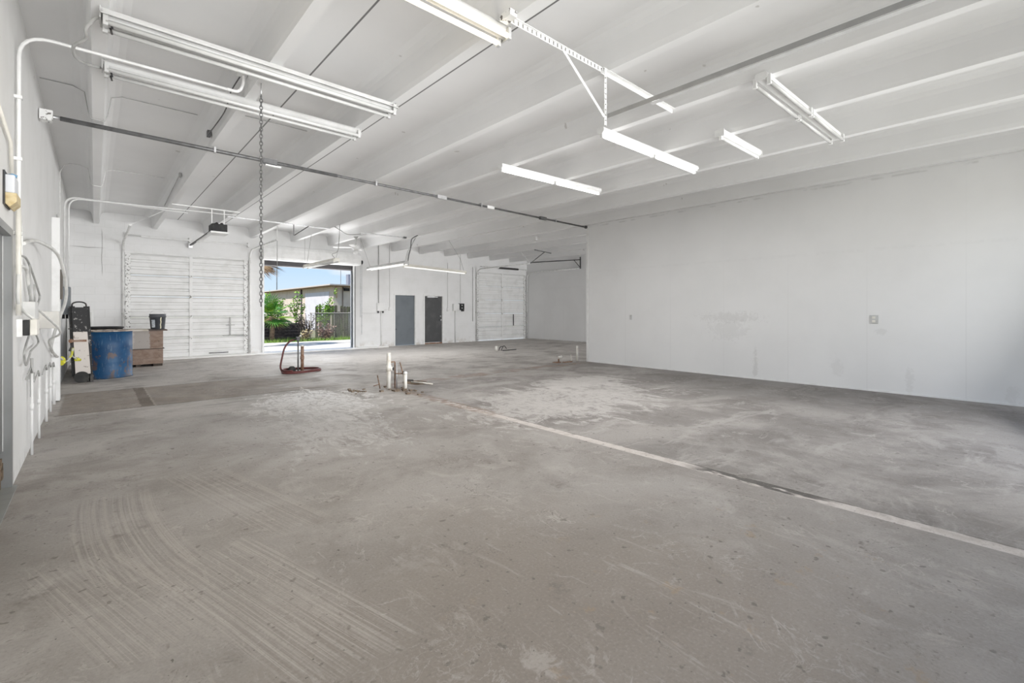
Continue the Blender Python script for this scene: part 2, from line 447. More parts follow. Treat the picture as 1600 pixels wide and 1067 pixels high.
RUSTY = mat('rusty_steel', (0.25, 0.135, 0.085), 0.8, 0.1, (0.36, 0.26, 0.20), sc=12)
HOSE = mat('red_hose', (0.13, 0.032, 0.03), 0.5, 0, (0.08, 0.025, 0.022), sc=5)
DIRT = mat('damp_dirt', (0.16, 0.12, 0.085), 0.9, 0, (0.26, 0.21, 0.16), sc=9, bump=0.4)
YELLOW = mat('yellow_plug', (0.72, 0.70, 0.06), 0.4, 0, (0.62, 0.60, 0.05))
CORDW = mat('white_cord', (0.72, 0.72, 0.70), 0.5, 0, (0.6, 0.6, 0.58))
CORDG = mat('grey_cord', (0.42, 0.42, 0.41), 0.5, 0, (0.33, 0.33, 0.32))

# ------------------------------------------------------------------ mesh helper
class MB:
    def __init__(s):
        s.v = []
        s.f = []
        s.sm = []
    def add(s, vs, fs, smooth=False):
        o = len(s.v)
        s.v += [Vector(v) for v in vs]
        s.f += [tuple(i + o for i in f) for f in fs]
        s.sm += [smooth] * len(fs)
        return s
    def box(s, x0, x1, y0, y1, z0, z1):
        return s.add([(x0, y0, z0), (x1, y0, z0), (x1, y1, z0), (x0, y1, z0), (x0, y0, z1), (x1, y0, z1), (x1, y1, z1), (x0, y1, z1)],
                     [(0, 3, 2, 1), (4, 5, 6, 7), (0, 1, 5, 4), (1, 2, 6, 5), (2, 3, 7, 6), (3, 0, 4, 7)])
    def bar(s, p, q, w, h=None, up=(0, 0, 1)):
        """Rectangular bar from p to q."""
        h = h or w
        p, q = Vector(p), Vector(q)
        d = (q - p).normalized()
        u = Vector(up)
        if abs(d.dot(u)) > 0.95:
            u = Vector((0, 1, 0))
        a = d.cross(u).normalized() * (w / 2)
        b = a.cross(d).normalized() * (h / 2)
        vs = [p - a - b, p + a - b, p + a + b, p - a + b, q - a - b, q + a - b, q + a + b, q - a + b]
        return s.add(vs, [(0, 3, 2, 1), (4, 5, 6, 7), (0, 1, 5, 4), (1, 2, 6, 5), (2, 3, 7, 6), (3, 0, 4, 7)])
    def tube(s, pts, r, seg=8, closed=False, cap=True):
        pts = [Vector(p) for p in pts]
        n = len(pts)
        rs = r if isinstance(r, (list, tuple)) else [r] * n
        vs = []
        pa = None
        for i, p in enumerate(pts):
            if closed:
                d = pts[(i + 1) % n] - pts[i - 1]
            else:
                d = pts[min(i + 1, n - 1)] - pts[max(i - 1, 0)]
            d.normalize()
            if pa is None:
                u = Vector((0, 0, 1)) if abs(d.z) < 0.9 else Vector((1, 0, 0))
                pa = d.cross(u).normalized()
            pa = (pa - d * pa.dot(d)).normalized()
            pb = d.cross(pa)
            for k in range(seg):
                t = 2 * PI * k / seg
                vs.append(p + (pa * math.cos(t) + pb * math.sin(t)) * rs[i])
        fs = []
        for i in range(n if closed else n - 1):
            j = (i + 1) % n
            for k in range(seg):
                l = (k + 1) % seg
                fs.append((i * seg + k, i * seg + l, j * seg + l, j * seg + k))
        s.add(vs, fs, True)
        if cap and not closed:
            o = len(s.v) - n * seg
            s.f.append(tuple(o + k for k in range(seg - 1, -1, -1)))
            s.f.append(tuple(o + (n - 1) * seg + k for k in range(seg)))
            s.sm += [False, False]
        return s
    def cyl(s, p, q, r, seg=16, r2=None):
        return s.tube([p, q], [r, r if r2 is None else r2], seg)
    def lathe(s, prof, c, seg=32):
        c = Vector(c)
        vs = []
        for (r, z) in prof:
            for k in range(seg):
                t = 2 * PI * k / seg
                vs.append(c + Vector((r * math.cos(t), r * math.sin(t), z)))
        fs = []
        for i in range(len(prof) - 1):
            for k in range(seg):
                l = (k + 1) % seg
                fs.append((i * seg + k, i * seg + l, (i + 1) * seg + l, (i + 1) * seg + k))
        return s.add(vs, fs, True)
    def prism(s, prof, axis, a0, a1, smooth=False):
        """Closed 2-D outline swept along an axis: 'x' -> (y,z), 'y' -> (x,z), 'z' -> (x,y)."""
        def P(u, w, a):
            return {'x': (a, u, w), 'y': (u, a, w), 'z': (u, w, a)}[axis]
        n = len(prof)
        vs = [P(u, w, a0) for u, w in prof] + [P(u, w, a1) for u, w in prof]
        fs = [(i, (i + 1) % n, n + (i + 1) % n, n + i) for i in range(n)]
        s.add(vs, fs, smooth)
        s.add([vs[i] for i in range(n)], [tuple(range(n - 1, -1, -1))])
        s.add([vs[n + i] for i in range(n)], [tuple(range(n))])
        return s
    def build(s, name, m, parent=None, bevel=0.0, loc=None):
        org = Vector((0, 0, 0))
        if parent is not None:
            p = parent
            while p is not None:
                org += p.location
                p = p.parent
        elif loc is not None:
            org = Vector(loc)
        me = bpy.data.meshes.new(name)
        me.from_pydata([v - org for v in s.v], [], s.f)
        me.polygons.foreach_set('use_smooth', s.sm)
        bm = bmesh.new()
        bm.from_mesh(me)
        bmesh.ops.recalc_face_normals(bm, faces=bm.faces)
        bm.to_mesh(me)
        bm.free()
        me.update()
        me.materials.append(m)
        o = bpy.data.objects.new(name, me)
        COL.objects.link(o)
        if parent is not None:
            o.parent = parent
        elif loc is not None:
            o.location = loc
        if bevel:
            b = o.modifiers.new('bevel', 'BEVEL')
            b.width = bevel
            b.segments = 2
            b.limit_method = 'ANGLE'
        return o

def tag(o, label, cat, group=None, kind=None):
    o['label'] = label
    o['category'] = cat
    if group:
        o['group'] = group
    if kind:
        o['kind'] = kind
    return o

def thing(name, label, cat, loc, group=None, kind=None):
    o = bpy.data.objects.new(name, None)
    o.empty_display_size = 0.1
    COL.objects.link(o)
    o.location = loc
    return tag(o, label, cat, group, kind)

def smooth_path(pts, sub=6):
    """Catmull-Rom through the points."""
    P = [Vector(p) for p in pts]
    out = []
    for i in range(len(P) - 1):
        a, b, c, d = P[max(i - 1, 0)], P[i], P[i + 1], P[min(i + 2, len(P) - 1)]
        for k in range(sub):
            t = k / sub
            out.append(0.5 * ((2 * b) + (c - a) * t + (2 * a - 5 * b + 4 * c - d) * t * t + (3 * b - a - 3 * c + d) * t ** 3))
    out.append(P[-1])
    return out

# ------------------------------------------------------------------ dimensions of the room (metres)
XL, YF, XP, YP, XR, YB = -0.48, 16.4, 9.87, 7.9, 15.8, -0.9
ZC, ZB = 4.0, 3.67
BEAMS = [0.03 + 1.222 * k for k in range(13)]

def wall_grid(mb, axis, a0, a1, z0, z1, t0, t1, holes):
    """Wall slab with rectangular holes (a0,a1,z0,z1), built as touching blocks."""
    xs = sorted({a0, a1, *[h[0] for h in holes], *[h[1] for h in holes]})
    for i in range(len(xs) - 1):
        u0, u1 = xs[i], xs[i + 1]
        spans = [(z0, z1)]
        for h in holes:
            if h[0] <= u0 and h[1] >= u1:
                ns = []
                for (p, q) in spans:
                    if h[2] > p:
                        ns.append((p, min(q, h[2])))
                    if h[3] < q:
                        ns.append((max(p, h[3]), q))
                spans = ns
        for (p, q) in spans:
            if axis == 'x':
                mb.box(u0, u1, t0, t1, p, q)
            else:
                mb.box(t0, t1, u0, u1, p, q)

# floor with the open pit left out
PX0, PX1, PY0, PY1 = 4.32, 4.80, 7.45, 8.15
mb = MB()
for (x0, x1, y0, y1) in ((XL - 0.2, PX0, YB, 16.4), (PX1, XR + 0.2, YB, 16.4), (PX0, PX1, YB, PY0), (PX0, PX1, PY1, 16.4)):
    mb.add([(x0, y0, 0), (x1, y0, 0), (x1, y1, 0), (x0, y1, 0)], [(0, 1, 2, 3)])
tag(mb.build('floor', M_FLOOR), 'stained bare concrete warehouse floor with a pale strip across it', 'floor', kind='structure')
mb = MB()
ring = []
for k in range(20):
    t = 2 * PI * k / 20
    r = 1 + random.uniform(-0.07, 0.07)
    ring.append((0.5 * (PX0 + PX1) + 0.21 * r * math.cos(t), 0.5 * (PY0 + PY1) + 0.31 * r * math.sin(t)))
n = len(ring)
vs = [(x, y, 0.0) for x, y in ring] + [(0.5 * (PX0 + PX1) + (x - 4.56) * 0.8, 7.8 + (y - 7.8) * 0.8, -0.13) for x, y in ring]
fs = [(i, (i + 1) % n, n + (i + 1) % n, n + i) for i in range(n)] + [tuple(range(n, 2 * n))]
mb.add(vs, fs, True)
pit = tag(mb.build('floor_pit', DIRT), 'shallow broken pit in the floor holding damp dirt', 'hole', kind='structure')
mb = MB()
outer = []
for k in range(20):
    t = 2 * PI * k / 20
    c_, s_ = math.cos(t), math.sin(t)
    q = min(0.24 / max(abs(c_), 1e-6), 0.35 / max(abs(s_), 1e-6))
    outer.append((4.56 + q * c_, 7.8 + q * s_))
corner = [(PX0, PY0), (PX1, PY0), (PX1, PY1), (PX0, PY1)]
vs = [(x, y, 0) for x, y in ring] + [(x, y, 0) for x, y in outer]
mb.add(vs, [(i, (i + 1) % 20, 20 + (i + 1) % 20, 20 + i) for i in range(20)])
for (cx_, cy_) in corner:
    ks = sorted(range(20), key=lambda k: (outer[k][0] - cx_) ** 2 + (outer[k][1] - cy_) ** 2)[:2]
    mb.add([(cx_, cy_, 0), (*outer[ks[0]], 0), (*outer[ks[1]], 0)], [(0, 1, 2)])
ob = mb.build('pit_rim', M_FLOOR, pit)

mb = MB()
wall_grid(mb, 'y', YB, YF + 0.2, -0.1, ZC, XL - 0.2, XL, [(3.3, 5.31, -0.1, 2.01)])
tag(mb.build('wall_left', M_LEFT), 'white painted left wall carrying pipes and boxes', 'wall', kind='structure')
mb = MB()
FAR_HOLES = [(0.6, 3.6, -0.1, 2.95), (4.04, 6.98, -0.1, 3.02), (8.67, 9.56, -0.1, 1.99), (9.99, 10.86, -0.1, 1.98), (12.67, 15.72, -0.1, 3.1)]
wall_grid(mb, 'x', XL, XR, -0.1, ZC, YF, YF + 0.2, FAR_HOLES)
tag(mb.build('wall_back', M_BLOCK), 'white painted block wall at the far end with doors', 'wall', kind='structure')
mb = MB().box(XP, XP + 0.12, YB, YP, 0, 3.72)
tag(mb.build('wall_right', M_DRY), 'plain white drywall partition along the right side', 'wall', kind='structure')
mb = MB().box(XP - 0.012, XP + 0.132, YP, YP + 0.02, 0, 3.70).box(XP - 0.012, XP, YP - 0.05, YP, 0, 3.70)
tag(mb.build('trim_1', WHITE), 'white corner bead at the free end of the partition', 'trim', kind='structure')
mb = MB().box(XP - 0.012, XP, YB, YP - 0.05, 0.0, 0.03)
tag(mb.build('baseboard_right', WHITE), 'thin white skirting strip under the partition', 'baseboard', kind='structure')
mb = MB().box(XR, XR + 0.2, YB, YF + 0.2, 0, ZC)
tag(mb.build('wall_right_bay', M_DRY), 'grey-white side wall of the far right bay', 'wall', kind='structure')
mb = MB()
wall_grid(mb, 'x', XL - 0.2, XR + 0.2, 0, ZC, YB - 0.2, YB, [(0.4, 3.6, 0, 3.05), (4.9, 9.3, 0, 3.05), (11.3, 14.5, 0, 3.05)])  # doorways added to hold the fill lights
tag(mb.build('wall_front', WHITE), 'unseen front wall behind the camera with three doorways added for fill light', 'wall', kind='structure')

mb = MB().box(XL - 0.2, XR + 0.2, YB - 0.2, YF + 0.2, ZC, ZC + 0.15)
ceil = tag(mb.build('ceiling', M_CEIL), 'white painted concrete ceiling deck with closely spaced beams', 'ceiling', kind='structure')
for bx in BEAMS:
    prof = [(-0.052, ZB), (0.052, ZB), (0.064, 3.72), (0.085, 3.90), (0.105, 3.955), (0.15, 3.985), (0.21, 4.0), (-0.21, 4.0), (-0.15, 3.985), (-0.105, 3.955), (-0.085, 3.90), (-0.064, 3.72)]
    MB().prism([(bx + u, w) for u, w in prof], 'y', YB, YF).build('ceiling_beam', M_CEIL, ceil)

# pale threshold strip at the foot of the far wall
mb = MB().box(XL, 8.2, 15.98, 16.62, -0.05, 0.03)
tag(mb.build('trim_2', mat('pale_threshold', (0.92, 0.915, 0.90), 0.7, 0, (0.86, 0.85, 0.83), sc=3)), 'pale concrete sill running along the foot of the far wall', 'sill', kind='structure')

# ------------------------------------------------------------------ sectional doors in the far wall
def sectional_door(name, label, x0, x1, h, nsec, track_l, track_r):
    d = thing(name, label, 'door', (0.5 * (x0 + x1), YF, 0), kind='structure')
    sh = h / nsec
    for i in range(nsec):
        z0 = i * sh
        y = YF + 0.05
        pr_ = [(y, z0 + 0.004)]
        for k in range(3):
            a = z0 + sh * (k + 0.12) / 3
            b = z0 + sh * (k + 0.78) / 3
            pr_ += [(y, a), (y - 0.028, a + 0.025), (y - 0.028, b), (y, b + 0.022)]
        pr_ += [(y, z0 + sh - 0.03), (y - 0.035, z0 + sh - 0.026), (y - 0.035, z0 + sh - 0.006), (y + 0.045, z0 + sh - 0.006), (y + 0.045, z0 + 0.004)]
        MB().prism(pr_, 'x', x0, x1).build('door_section', DOORW, d)
    xm = x0 + (x1 - x0) * 0.5
    MB().box(xm - 0.04, xm + 0.04, YF + 0.005, YF + 0.03, 0.01, h).build('centre_stile', DOORW, d)
    for xs in (x0 + 0.07, x1 - 0.07):
        MB().box(xs - 0.055, xs + 0.055, YF + 0.005, YF + 0.03, 0.01, h).build('end_stile', HARDW, d)
    for xs in (x0 + 0.07, xm, x1 - 0.07):
        for i in range(1, nsec):
            MB().box(xs - 0.035, xs + 0.035, YF - 0.012, YF + 0.006, i * sh - 0.05, i * sh + 0.05).cyl((xs - 0.04, YF - 0.012, i * sh), (xs + 0.04, YF - 0.012, i * sh), 0.012, 8).build('hinge', HARDW, d)
    for sx, tr in ((x0 - 0.03, track_l), (x1 + 0.03, track_r)):
        zt, yl, hg = tr
        r = 0.32
        pts = [(sx, YF - 0.06, 0.02), (sx, YF - 0.06, zt - r)]
        for k in range(1, 9):
            t = PI / 2 * k / 8
            pts.append((sx, YF - 0.06 - r * (1 - math.cos(t)), zt - r + r * math.sin(t)))
        pts.append((sx, yl, zt))
        trk = MB().tube(pts, 0.027, 8).build('track', TRACKM, d)
        MB().bar((sx, yl, zt), (sx + hg[0], yl + 0.1, hg[1]), 0.025, 0.006).build('track_hanger', TRACKM, trk)
        mm = MB()
        for k in range(6):
            z = 0.25 + k * (zt - r - 0.35) / 5
            mm.box(sx - 0.03, sx + 0.03, YF - 0.06, YF + 0.0, z, z + 0.05)
        mm.build('track_bracket', HARDW, trk)
    return d

d1 = sectional_door('door_1', 'closed white sectional roller door left of the open bay', 0.6, 3.6, 2.95, 5, (3.22, 12.85, (0.66, 3.67)), (3.28, 13.4, (0.03, 3.67)))
d1.location = d1.location
MB().bar((3.1, YF - 0.01, 0.62), (3.1, YF - 0.01, 1.17), 0.03, 0.02).bar((3.0, YF - 0.012, 0.93), (3.22, YF - 0.012, 0.93), 0.03, 0.02).bar((2.9, YF - 0.01, 0.615), (3.5, YF - 0.01, 0.615), 0.02, 0.02).build('lock_bar', CORDG, d1)
MB().bar((2.55, YF + 0.01, 0.10), (3.05, YF + 0.01, 0.10), 0.03, 0.02).build('pull_handle', DARK, d1)
MB().box(0.6, 3.62, YF - 0.03, YF, 2.95, 3.0).build('head_trim', WHITE, d1)
MB().cyl((0.6, YF - 0.10, 3.43), (3.6, YF - 0.10, 3.43), 0.022, 10).bar((0.95, YF - 0.10, 3.42), (2.06, YF - 0.10, 3.42), 0.05, 0.05).build('torsion_shaft', WHITE, d1)
for xs in (0.62, 2.06, 3.58):
    MB().box(xs - 0.02, xs + 0.02, YF - 0.12, YF, 3.36, 3.5).build('shaft_bracket', HARDW, d1)
d5 = sectional_door('door_5', 'closed sectional roller door with curved tracks in the far right bay', 12.67, 15.72, 3.1, 5, (3.22, 12.96, (-0.4, 3.67)), (3.22, 12.98, (0.0, 3.9)))
MB().bar((14.9, YF - 0.01, 0.66), (14.9, YF - 0.01, 1.20), 0.03, 0.02).build('lock_bar', DARK, d5)
MB().cyl((12.8, YF - 0.12, 3.35), (15.7, YF - 0.12, 3.35), 0.02, 10).build('torsion_shaft', TRACKM, d5)
MB().cyl((13.9, YF - 0.12, 3.35), (15.1, YF - 0.12, 3.35), 0.045, 12).build('torsion_spring', DARK, d5)

# coiled door over the open bay
d2 = thing('door_2', 'rolled-up coiling door in its hood above the open bay', 'door', (5.5, YF, 3.0), kind='structure')
pr_ = [(YF + 0.0, 3.0), (YF - 0.42, 3.0), (YF - 0.46, 3.06), (YF - 0.47, 3.2), (YF - 0.44, 3.34), (YF - 0.36, 3.44), (YF - 0.2, 3.47), (YF, 3.47)]
MB().prism(pr_, 'x', 3.93, 7.10).build('hood', WHITE, d2)
MB().box(4.04, 6.98, YF + 0.02, YF + 0.10, 2.86, 3.02).build('bottom_bar', mat('dark_rubber_seal', (0.05, 0.047, 0.05), 0.6), d2)
MB().box(4.04, 6.98, YF + 0.015, YF + 0.13, 2.83, 2.86).build('bottom_seal', mat('grey_bar', (0.2, 0.19, 0.2), 0.5), d2)
for sx in (3.985, 6.98):
    MB().box(sx, sx + 0.055, YF - 0.06, YF + 0.1, 0.0, 3.02).build('guide', WHITE, d2)
MB().box(7.035, 7.075, YF - 0.03, YF, 0.02, 3.0).build('jamb_gap', mat('dark_gap', (0.10, 0.10, 0.105), 0.6), d2)  # dark strip painted for the shaded gap beside the guide
def chain_links(mb, pts_fn, n, R, r, seg=6, maj=10):
    """n links; pts_fn(i) -> centre; alternate links turned by 90 degrees; vertical chain."""
    for i in range(n):
        c = Vector(pts_fn(i))
        a = (1, 0) if i % 2 else (0, 1)
        pts = []
        for k in range(maj):
            t = 2 * PI * k / maj
            u = math.cos(t) * R * 0.58
            w = math.sin(t) * R
            pts.append(c + Vector((a[0] * u, a[1] * u, w)))
        mb.tube(pts, r, seg, closed=True)
mb = MB()
chain_links(mb, lambda i: (7.12, 16.05, 3.10 - i * 0.045), 44, 0.029, 0.006, 4, 8)
chain_links(mb, lambda i: (7.17, 16.05, 3.10 - i * 0.045), 58, 0.029, 0.006, 4, 8)
mb.build('hand_chain', STEELL, d2)
MB().cyl((7.10, 16.05, 3.12), (7.19, 16.05, 3.12), 0.07, 16).build('chain_wheel', DARK, d2)

# two personnel doors
d3 = thing('door_3', 'plain blue-grey door, left one of the pair in the far wall', 'door', (9.11, YF, 0), kind='structure')
MB().box(8.67, 9.56, YF + 0.06, YF + 0.10, 0.01, 1.99).build('door_leaf', GREYDOOR, d3, 0.003)
MB().box(8.62, 8.68, YF - 0.015, YF + 0.06, 0, 2.03).box(9.55, 9.61, YF - 0.015, YF + 0.06, 0, 2.03).box(8.68, 9.55, YF - 0.015, YF + 0.06, 1.98, 2.03).build('door_frame', WHITE, d3)
MB().box(8.685, 8.705, YF + 0.055, YF + 0.062, 0.02, 0.64).box(8.69, 8.76, YF + 0.03, YF + 0.06, 0.63, 0.66).build('edge_guard', BLACK, d3)
d4 = thing('door_4', 'charcoal steel door, right one of the pair in the far wall', 'door', (10.42, YF, 0), kind='structure')
leaf = MB().box(9.99, 10.86, YF + 0.05, YF + 0.09, 0.06, 1.975).build('door_leaf', CHARDOOR, d4, 0.003)
MB().box(9.93, 10.0, YF - 0.02, YF + 0.05, 0, 2.03).box(10.85, 10.93, YF - 0.02, YF + 0.05, 0, 2.03).box(10.0, 10.85, YF - 0.02, YF + 0.05, 1.97, 2.03).build('door_frame', WHITE, d4)
MB().box(10.12, 10.45, YF - 0.01, YF + 0.05, 1.91, 1.965).bar((10.42, YF - 0.02, 1.94), (10.60, YF - 0.04, 1.93), 0.02).build('door_closer', STEELL, d4)
MB().cyl((10.79, YF - 0.02, 0.98), (10.79, YF + 0.05, 0.98), 0.03, 12).cyl((10.79, YF + 0.02, 1.14), (10.79, YF + 0.05, 1.14), 0.025, 12).build('door_knob', STEELL, leaf)
MB().box(9.99, 10.86, YF + 0.0, YF + 0.09, 0.0, 0.05).build('door_sill', RUSTY, d4)

# steel door in the left wall
d6 = thing('door_6', 'grey steel door set in the left wall near the camera', 'door', (XL, 4.3, 0), kind='structure')
MB().box(XL - 0.085, XL - 0.045, 3.3, 5.26, 0.30, 1.96).box(XL - 0.085, XL - 0.045, 3.3, 4.6, 0.02, 0.30).build('door_leaf', GREYFRAME, d6)
MB().box(XL - 0.14, XL + 0.004, 5.26, 5.312, 0.0, 2.01).box(XL - 0.14, XL + 0.004, 3.3, 5.26, 1.955, 2.012).build('door_frame', mat('satin_grey_frame', (0.25, 0.255, 0.255), 0.32, 0.1, (0.21, 0.215, 0.215), sc=2), d6)
MB().box(XL - 0.05, XL - 0.043, 5.24, 5.26, 0.3, 1.95).build('weather_strip', WHITE, d6)
mb = MB()
for k in range(60):
    y = random.uniform(4.65, 5.24)
    z = random.uniform(0.02, 0.27)
    r = random.uniform(0.015, 0.04)
    mb.box(XL - 0.09 - r, XL - 0.06 + random.uniform(0, 0.02), y - r, y + r, max(z - r, 0.005), z + r)
mb.box(XL - 0.13, XL - 0.10, 4.55, 5.27, 0.0, 0.34)  # backing board added to stop sunlight leaking through the gaps
mb.build('rotted_bottom_backed', mat('rotted_wood', (0.20, 0.14, 0.09), 0.9, 0, (0.09, 0.07, 0.05), sc=20), d6)
MB().box(XL - 0.2, XL + 0.03, 3.3, 5.3, -0.02, 0.012).build('door_sill', mat('grey_sill', (0.30, 0.31, 0.30), 0.5), d6)

# ------------------------------------------------------------------ fluorescent fixtures
FIX = 'fluorescent fixtures under the beams'
def fixture(label, cx, cy, z, L, tubes, tm, rot=0.0, tandem=False, reflector=False, tilt=0.0, group=FIX, body=None, energy=0.0, lcol=(1, 1, 1)):
    """Strip fixture centred on (cx,cy) with its top at z, running along X before rot."""
    body = body or WHITE_METAL
    t = thing('fluorescent_light', label, 'light', (0, 0, 0), group)
    h = L / 2
    if reflector:
        MB().prism([(-0.035, 0), (0.035, 0), (0.035, -0.03), (0.13, -0.075), (0.125, -0.082), (0.03, -0.045), (-0.03, -0.045), (-0.125, -0.082), (-0.13, -0.075), (-0.035, -0.03)], 'x', -h, h).build('reflector', body, t)
        hs = MB().prism([(-0.05, -0.03), (0.05, -0.03), (0.035, -0.095), (-0.035, -0.095)], 'x', -h + 0.02, h - 0.02).build('housing', body, t)
        zt = -0.115
    else:
        hs = MB().prism([(-0.045, 0), (0.045, 0), (0.055, -0.02), (0.055, -0.05), (0.03, -0.075), (-0.03, -0.075), (-0.055, -0.05), (-0.055, -0.02)], 'x', -h, h).build('housing', body, t)
        zt = -0.095
    offs = (-0.065, 0.065) if tubes == 2 else (0.0,)
    spans = [(-h + 0.03, -0.03), (0.03, h - 0.03)] if tandem else [(-h + 0.03, h - 0.03)]
    for (a, b) in spans:
        for oy in offs:
            MB().cyl((a, oy, zt), (b, oy, zt), 0.019, 12).build('tube', tm, t)
            for e_ in (a, b):
                MB().box(e_ - 0.015, e_ + 0.015, oy - 0.017, oy + 0.017, zt - 0.028, -0.03).build('lamp_holder', body, hs)
    if not tandem:
        MB().box(-h - 0.004, -h + 0.004, -0.06, 0.06, -0.09, 0).build('end_cap', body, hs)
        MB().box(h - 0.004, h + 0.004, -0.06, 0.06, -0.09, 0).build('end_cap', body, hs)
    t.location = (cx, cy, z)
    t.rotation_euler = (0, tilt, rot)
    if energy:
        l = add_light('tube_or_fill_light', 'AREA', (0, 0, zt - 0.03), energy, lcol, L - 0.1, 0.12)  # own light of lit fixtures; added fill on the hanging ones
        l.parent = t
    return t

fA = fixture('white double-tube fixture with flared reflector, nearest of the two at upper left', 1.25, 4.70, ZB, 2.44, 2, TUBE_OFF, reflector=True)
fB = fixture('white double-tube fixture just in front of the hanging chain, behind the flared one', 1.27, 5.66, ZB, 2.44, 2, TUBE_OFF)
fC = fixture('lit warm yellow-white double-tube fixture cut off by the top of the photo', 1.27, 2.84, ZB, 2.44, 2, TUBE_WARM, rot=-0.01, energy=30, lcol=(1, 0.9, 0.72))
fD = fixture('lit white tandem-tube fixture, nearer of the two lit ones over the right bay', 5.90, 3.53, ZB, 2.40, 1, TUBE_COOL, tandem=True, rot=-0.02, energy=40, body=WHITE)
fE = fixture('lit white tandem-tube fixture, farther of the two lit ones over the right bay', 5.88, 5.42, ZB, 2.36, 1, TUBE_COOL, tandem=True, rot=-0.05, energy=40, body=WHITE)
fF = fixture('unlit twin-row tandem fixture spanning two beams at upper right', 5.96, 1.66, ZB, 2.40, 2, TUBE_OFF, tandem=True, rot=-0.03, body=WHITE)
fG = fixture('short unlit single-tube fixture at upper right between two longer ones', 6.47, 2.57, ZB, 1.20, 1, WHITE, rot=-0.02, body=WHITE)
HG = 'hanging fixtures near the far wall'
fH = fixture('unlit strip fixture with an added fill light, hanging in front of the open bay', 4.72, 13.30, 2.76, 2.44, 2, TUBE_OFF, rot=PI / 2, group=HG, body=CREAM, energy=22)  # fill lamp added under the unlit tubes
fI = fixture('white twin-tube strip fixture lit as added fill, hanging end-on left of the grey doors', 6.53, 12.88, 2.78, 2.44, 2, TUBE_SOFT, rot=PI / 2, group=HG, energy=28)  # tube glow and lamp added to brighten the far end
fJ = fixture('cream strip fixture lit as added fill, hanging slightly tilted above the two grey doors', 8.12, 12.62, 2.76, 2.44, 1, TUBE_SOFT, rot=0.06, tilt=0.03, group=HG, body=CREAM, energy=32)  # glow and downlight added here as fill
def wires(parent, segs, m=None, r=0.006, name='suspension_wire'):
    for s_ in segs:
        loc_inv = parent
        mb_ = MB().tube(s_, r, 6)
        R = Matrix.Translation(parent.location) @ parent.rotation_euler.to_matrix().to_4x4()
        Ri = R.inverted()
        mb_.v = [Ri @ v for v in mb_.v]
        me = bpy.data.meshes.new(name)
        me.from_pydata(mb_.v, [], mb_.f)
        me.polygons.foreach_set('use_smooth', mb_.sm)
        me.materials.append(m or CORDG)
        o = bpy.data.objects.new(name, me)
        COL.objects.link(o)
        o.parent = parent
wires(fH, [[(4.72, 12.15, 2.76), (4.80, 12.2, 3.0), (4.88, 12.3, 3.67)], [(4.72, 14.4, 2.76), (4.85, 14.4, 3.67)]])
wires(fH, [smooth_path([(4.72, 12.1, 2.72), (4.62, 12.15, 2.85), (4.80, 12.2, 3.0), (4.86, 12.25, 3.67)])], CORDG, 0.01, 'flex_cable')
wires(fI, [[(6.53, 14.0, 2.78), (6.2, 14.0, 3.67)], [(6.53, 11.75, 2.78), (6.8, 12.1, 3.1), (7.33, 12.45, 3.67)]])
wires(fI, [smooth_path([(6.6, 11.72, 2.75), (6.70, 11.85, 2.95), (6.85, 12.0, 3.2), (7.0, 12.2, 3.5), (7.33, 12.4, 3.68)])], STEEL, 0.014, 'flex_cable')
wires(fJ, [[(7.0, 12.58, 2.76), (7.1, 12.60, 3.1), (7.38, 12.63, 3.67)], [(9.28, 12.70, 2.7), (9.10, 12.66, 3.1), (8.6, 12.6, 3.67)]])
for (f_, xs) in ((fA, None), (fB, None)):
    for yy_ in (-0.05, 0.05):
        mb_ = MB().tube([(-1.16, yy_, -0.10), (-1.15, yy_, -0.145)], 0.008, 6)
        o = mb_.build('lamp_clip', DARK)
        o.parent = f_
# flexible lead between the two unlit fixtures
tag(MB().tube(smooth_path([(0.03, 4.72, 3.61), (0.0, 4.74, 3.60), (-0.05, 4.80, 3.53), (-0.05, 4.9, 3.50), (-0.12, 5.0, 3.46), (-0.12, 5.2, 3.46), (-0.06, 5.45, 3.52), (0.04, 5.66, 3.60)]), 0.012, 8).build('flex_lead', CORDG),
    'thin grey flexible lead looping between the two white fixtures at upper left', 'cable')

# ------------------------------------------------------------------ pipes and rails under the ceiling
p = thing('overhead_pipe', 'long dark galvanised pipe crossing under the beams from left wall to partition', 'pipe', (4.7, 7.7, 3.62))
PZ = 3.625
PT = lambda x: (x, 7.55 + 0.036 * (x + 0.48), PZ)
MB().cyl(PT(-0.30), PT(9.86), 0.021, 12).build('pipe_run', STEEL, p)
MB().cyl(PT(-0.30), PT(3.0), 0.027, 12).build('pipe_sleeve', STEEL, p)
MB().cyl(PT(-0.46), PT(-0.30), 0.022, 10).build('end_nipple', STEELL, p)
MB().bar(PT(-0.47), PT(-0.36), 0.10, 0.12).build('wall_bracket', HARDW, p)
MB().bar(PT(1.86), PT(2.06), 0.07, 0.075).build('coupling', STEEL, p)
MB().bar((1.9, 7.64, 3.57), (2.12, 7.648, 3.57), 0.05, 0.02).build('tag_plate', WHITE, p)
for xc in (5.0, 8.0):
    MB().bar(PT(xc), PT(xc + 0.22), 0.065, 0.07).build('coupling', STEELL if xc == 5.0 else STEEL, p)
MB().bar(PT(6.3), PT(6.5), 0.06, 0.06).build('coupling', WHITE, p)
for xc in (1.25, 3.7, 6.14, 8.58):
    y = PT(xc)[1]
    MB().box(xc - 0.012, xc + 0.012, y - 0.03, y + 0.03, PZ - 0.032, PZ + 0.045).build('pipe_strap', STEELL, p)
MB().cyl(PT(9.82), PT(9.87), 0.04, 12).build('flange', STEEL, p)

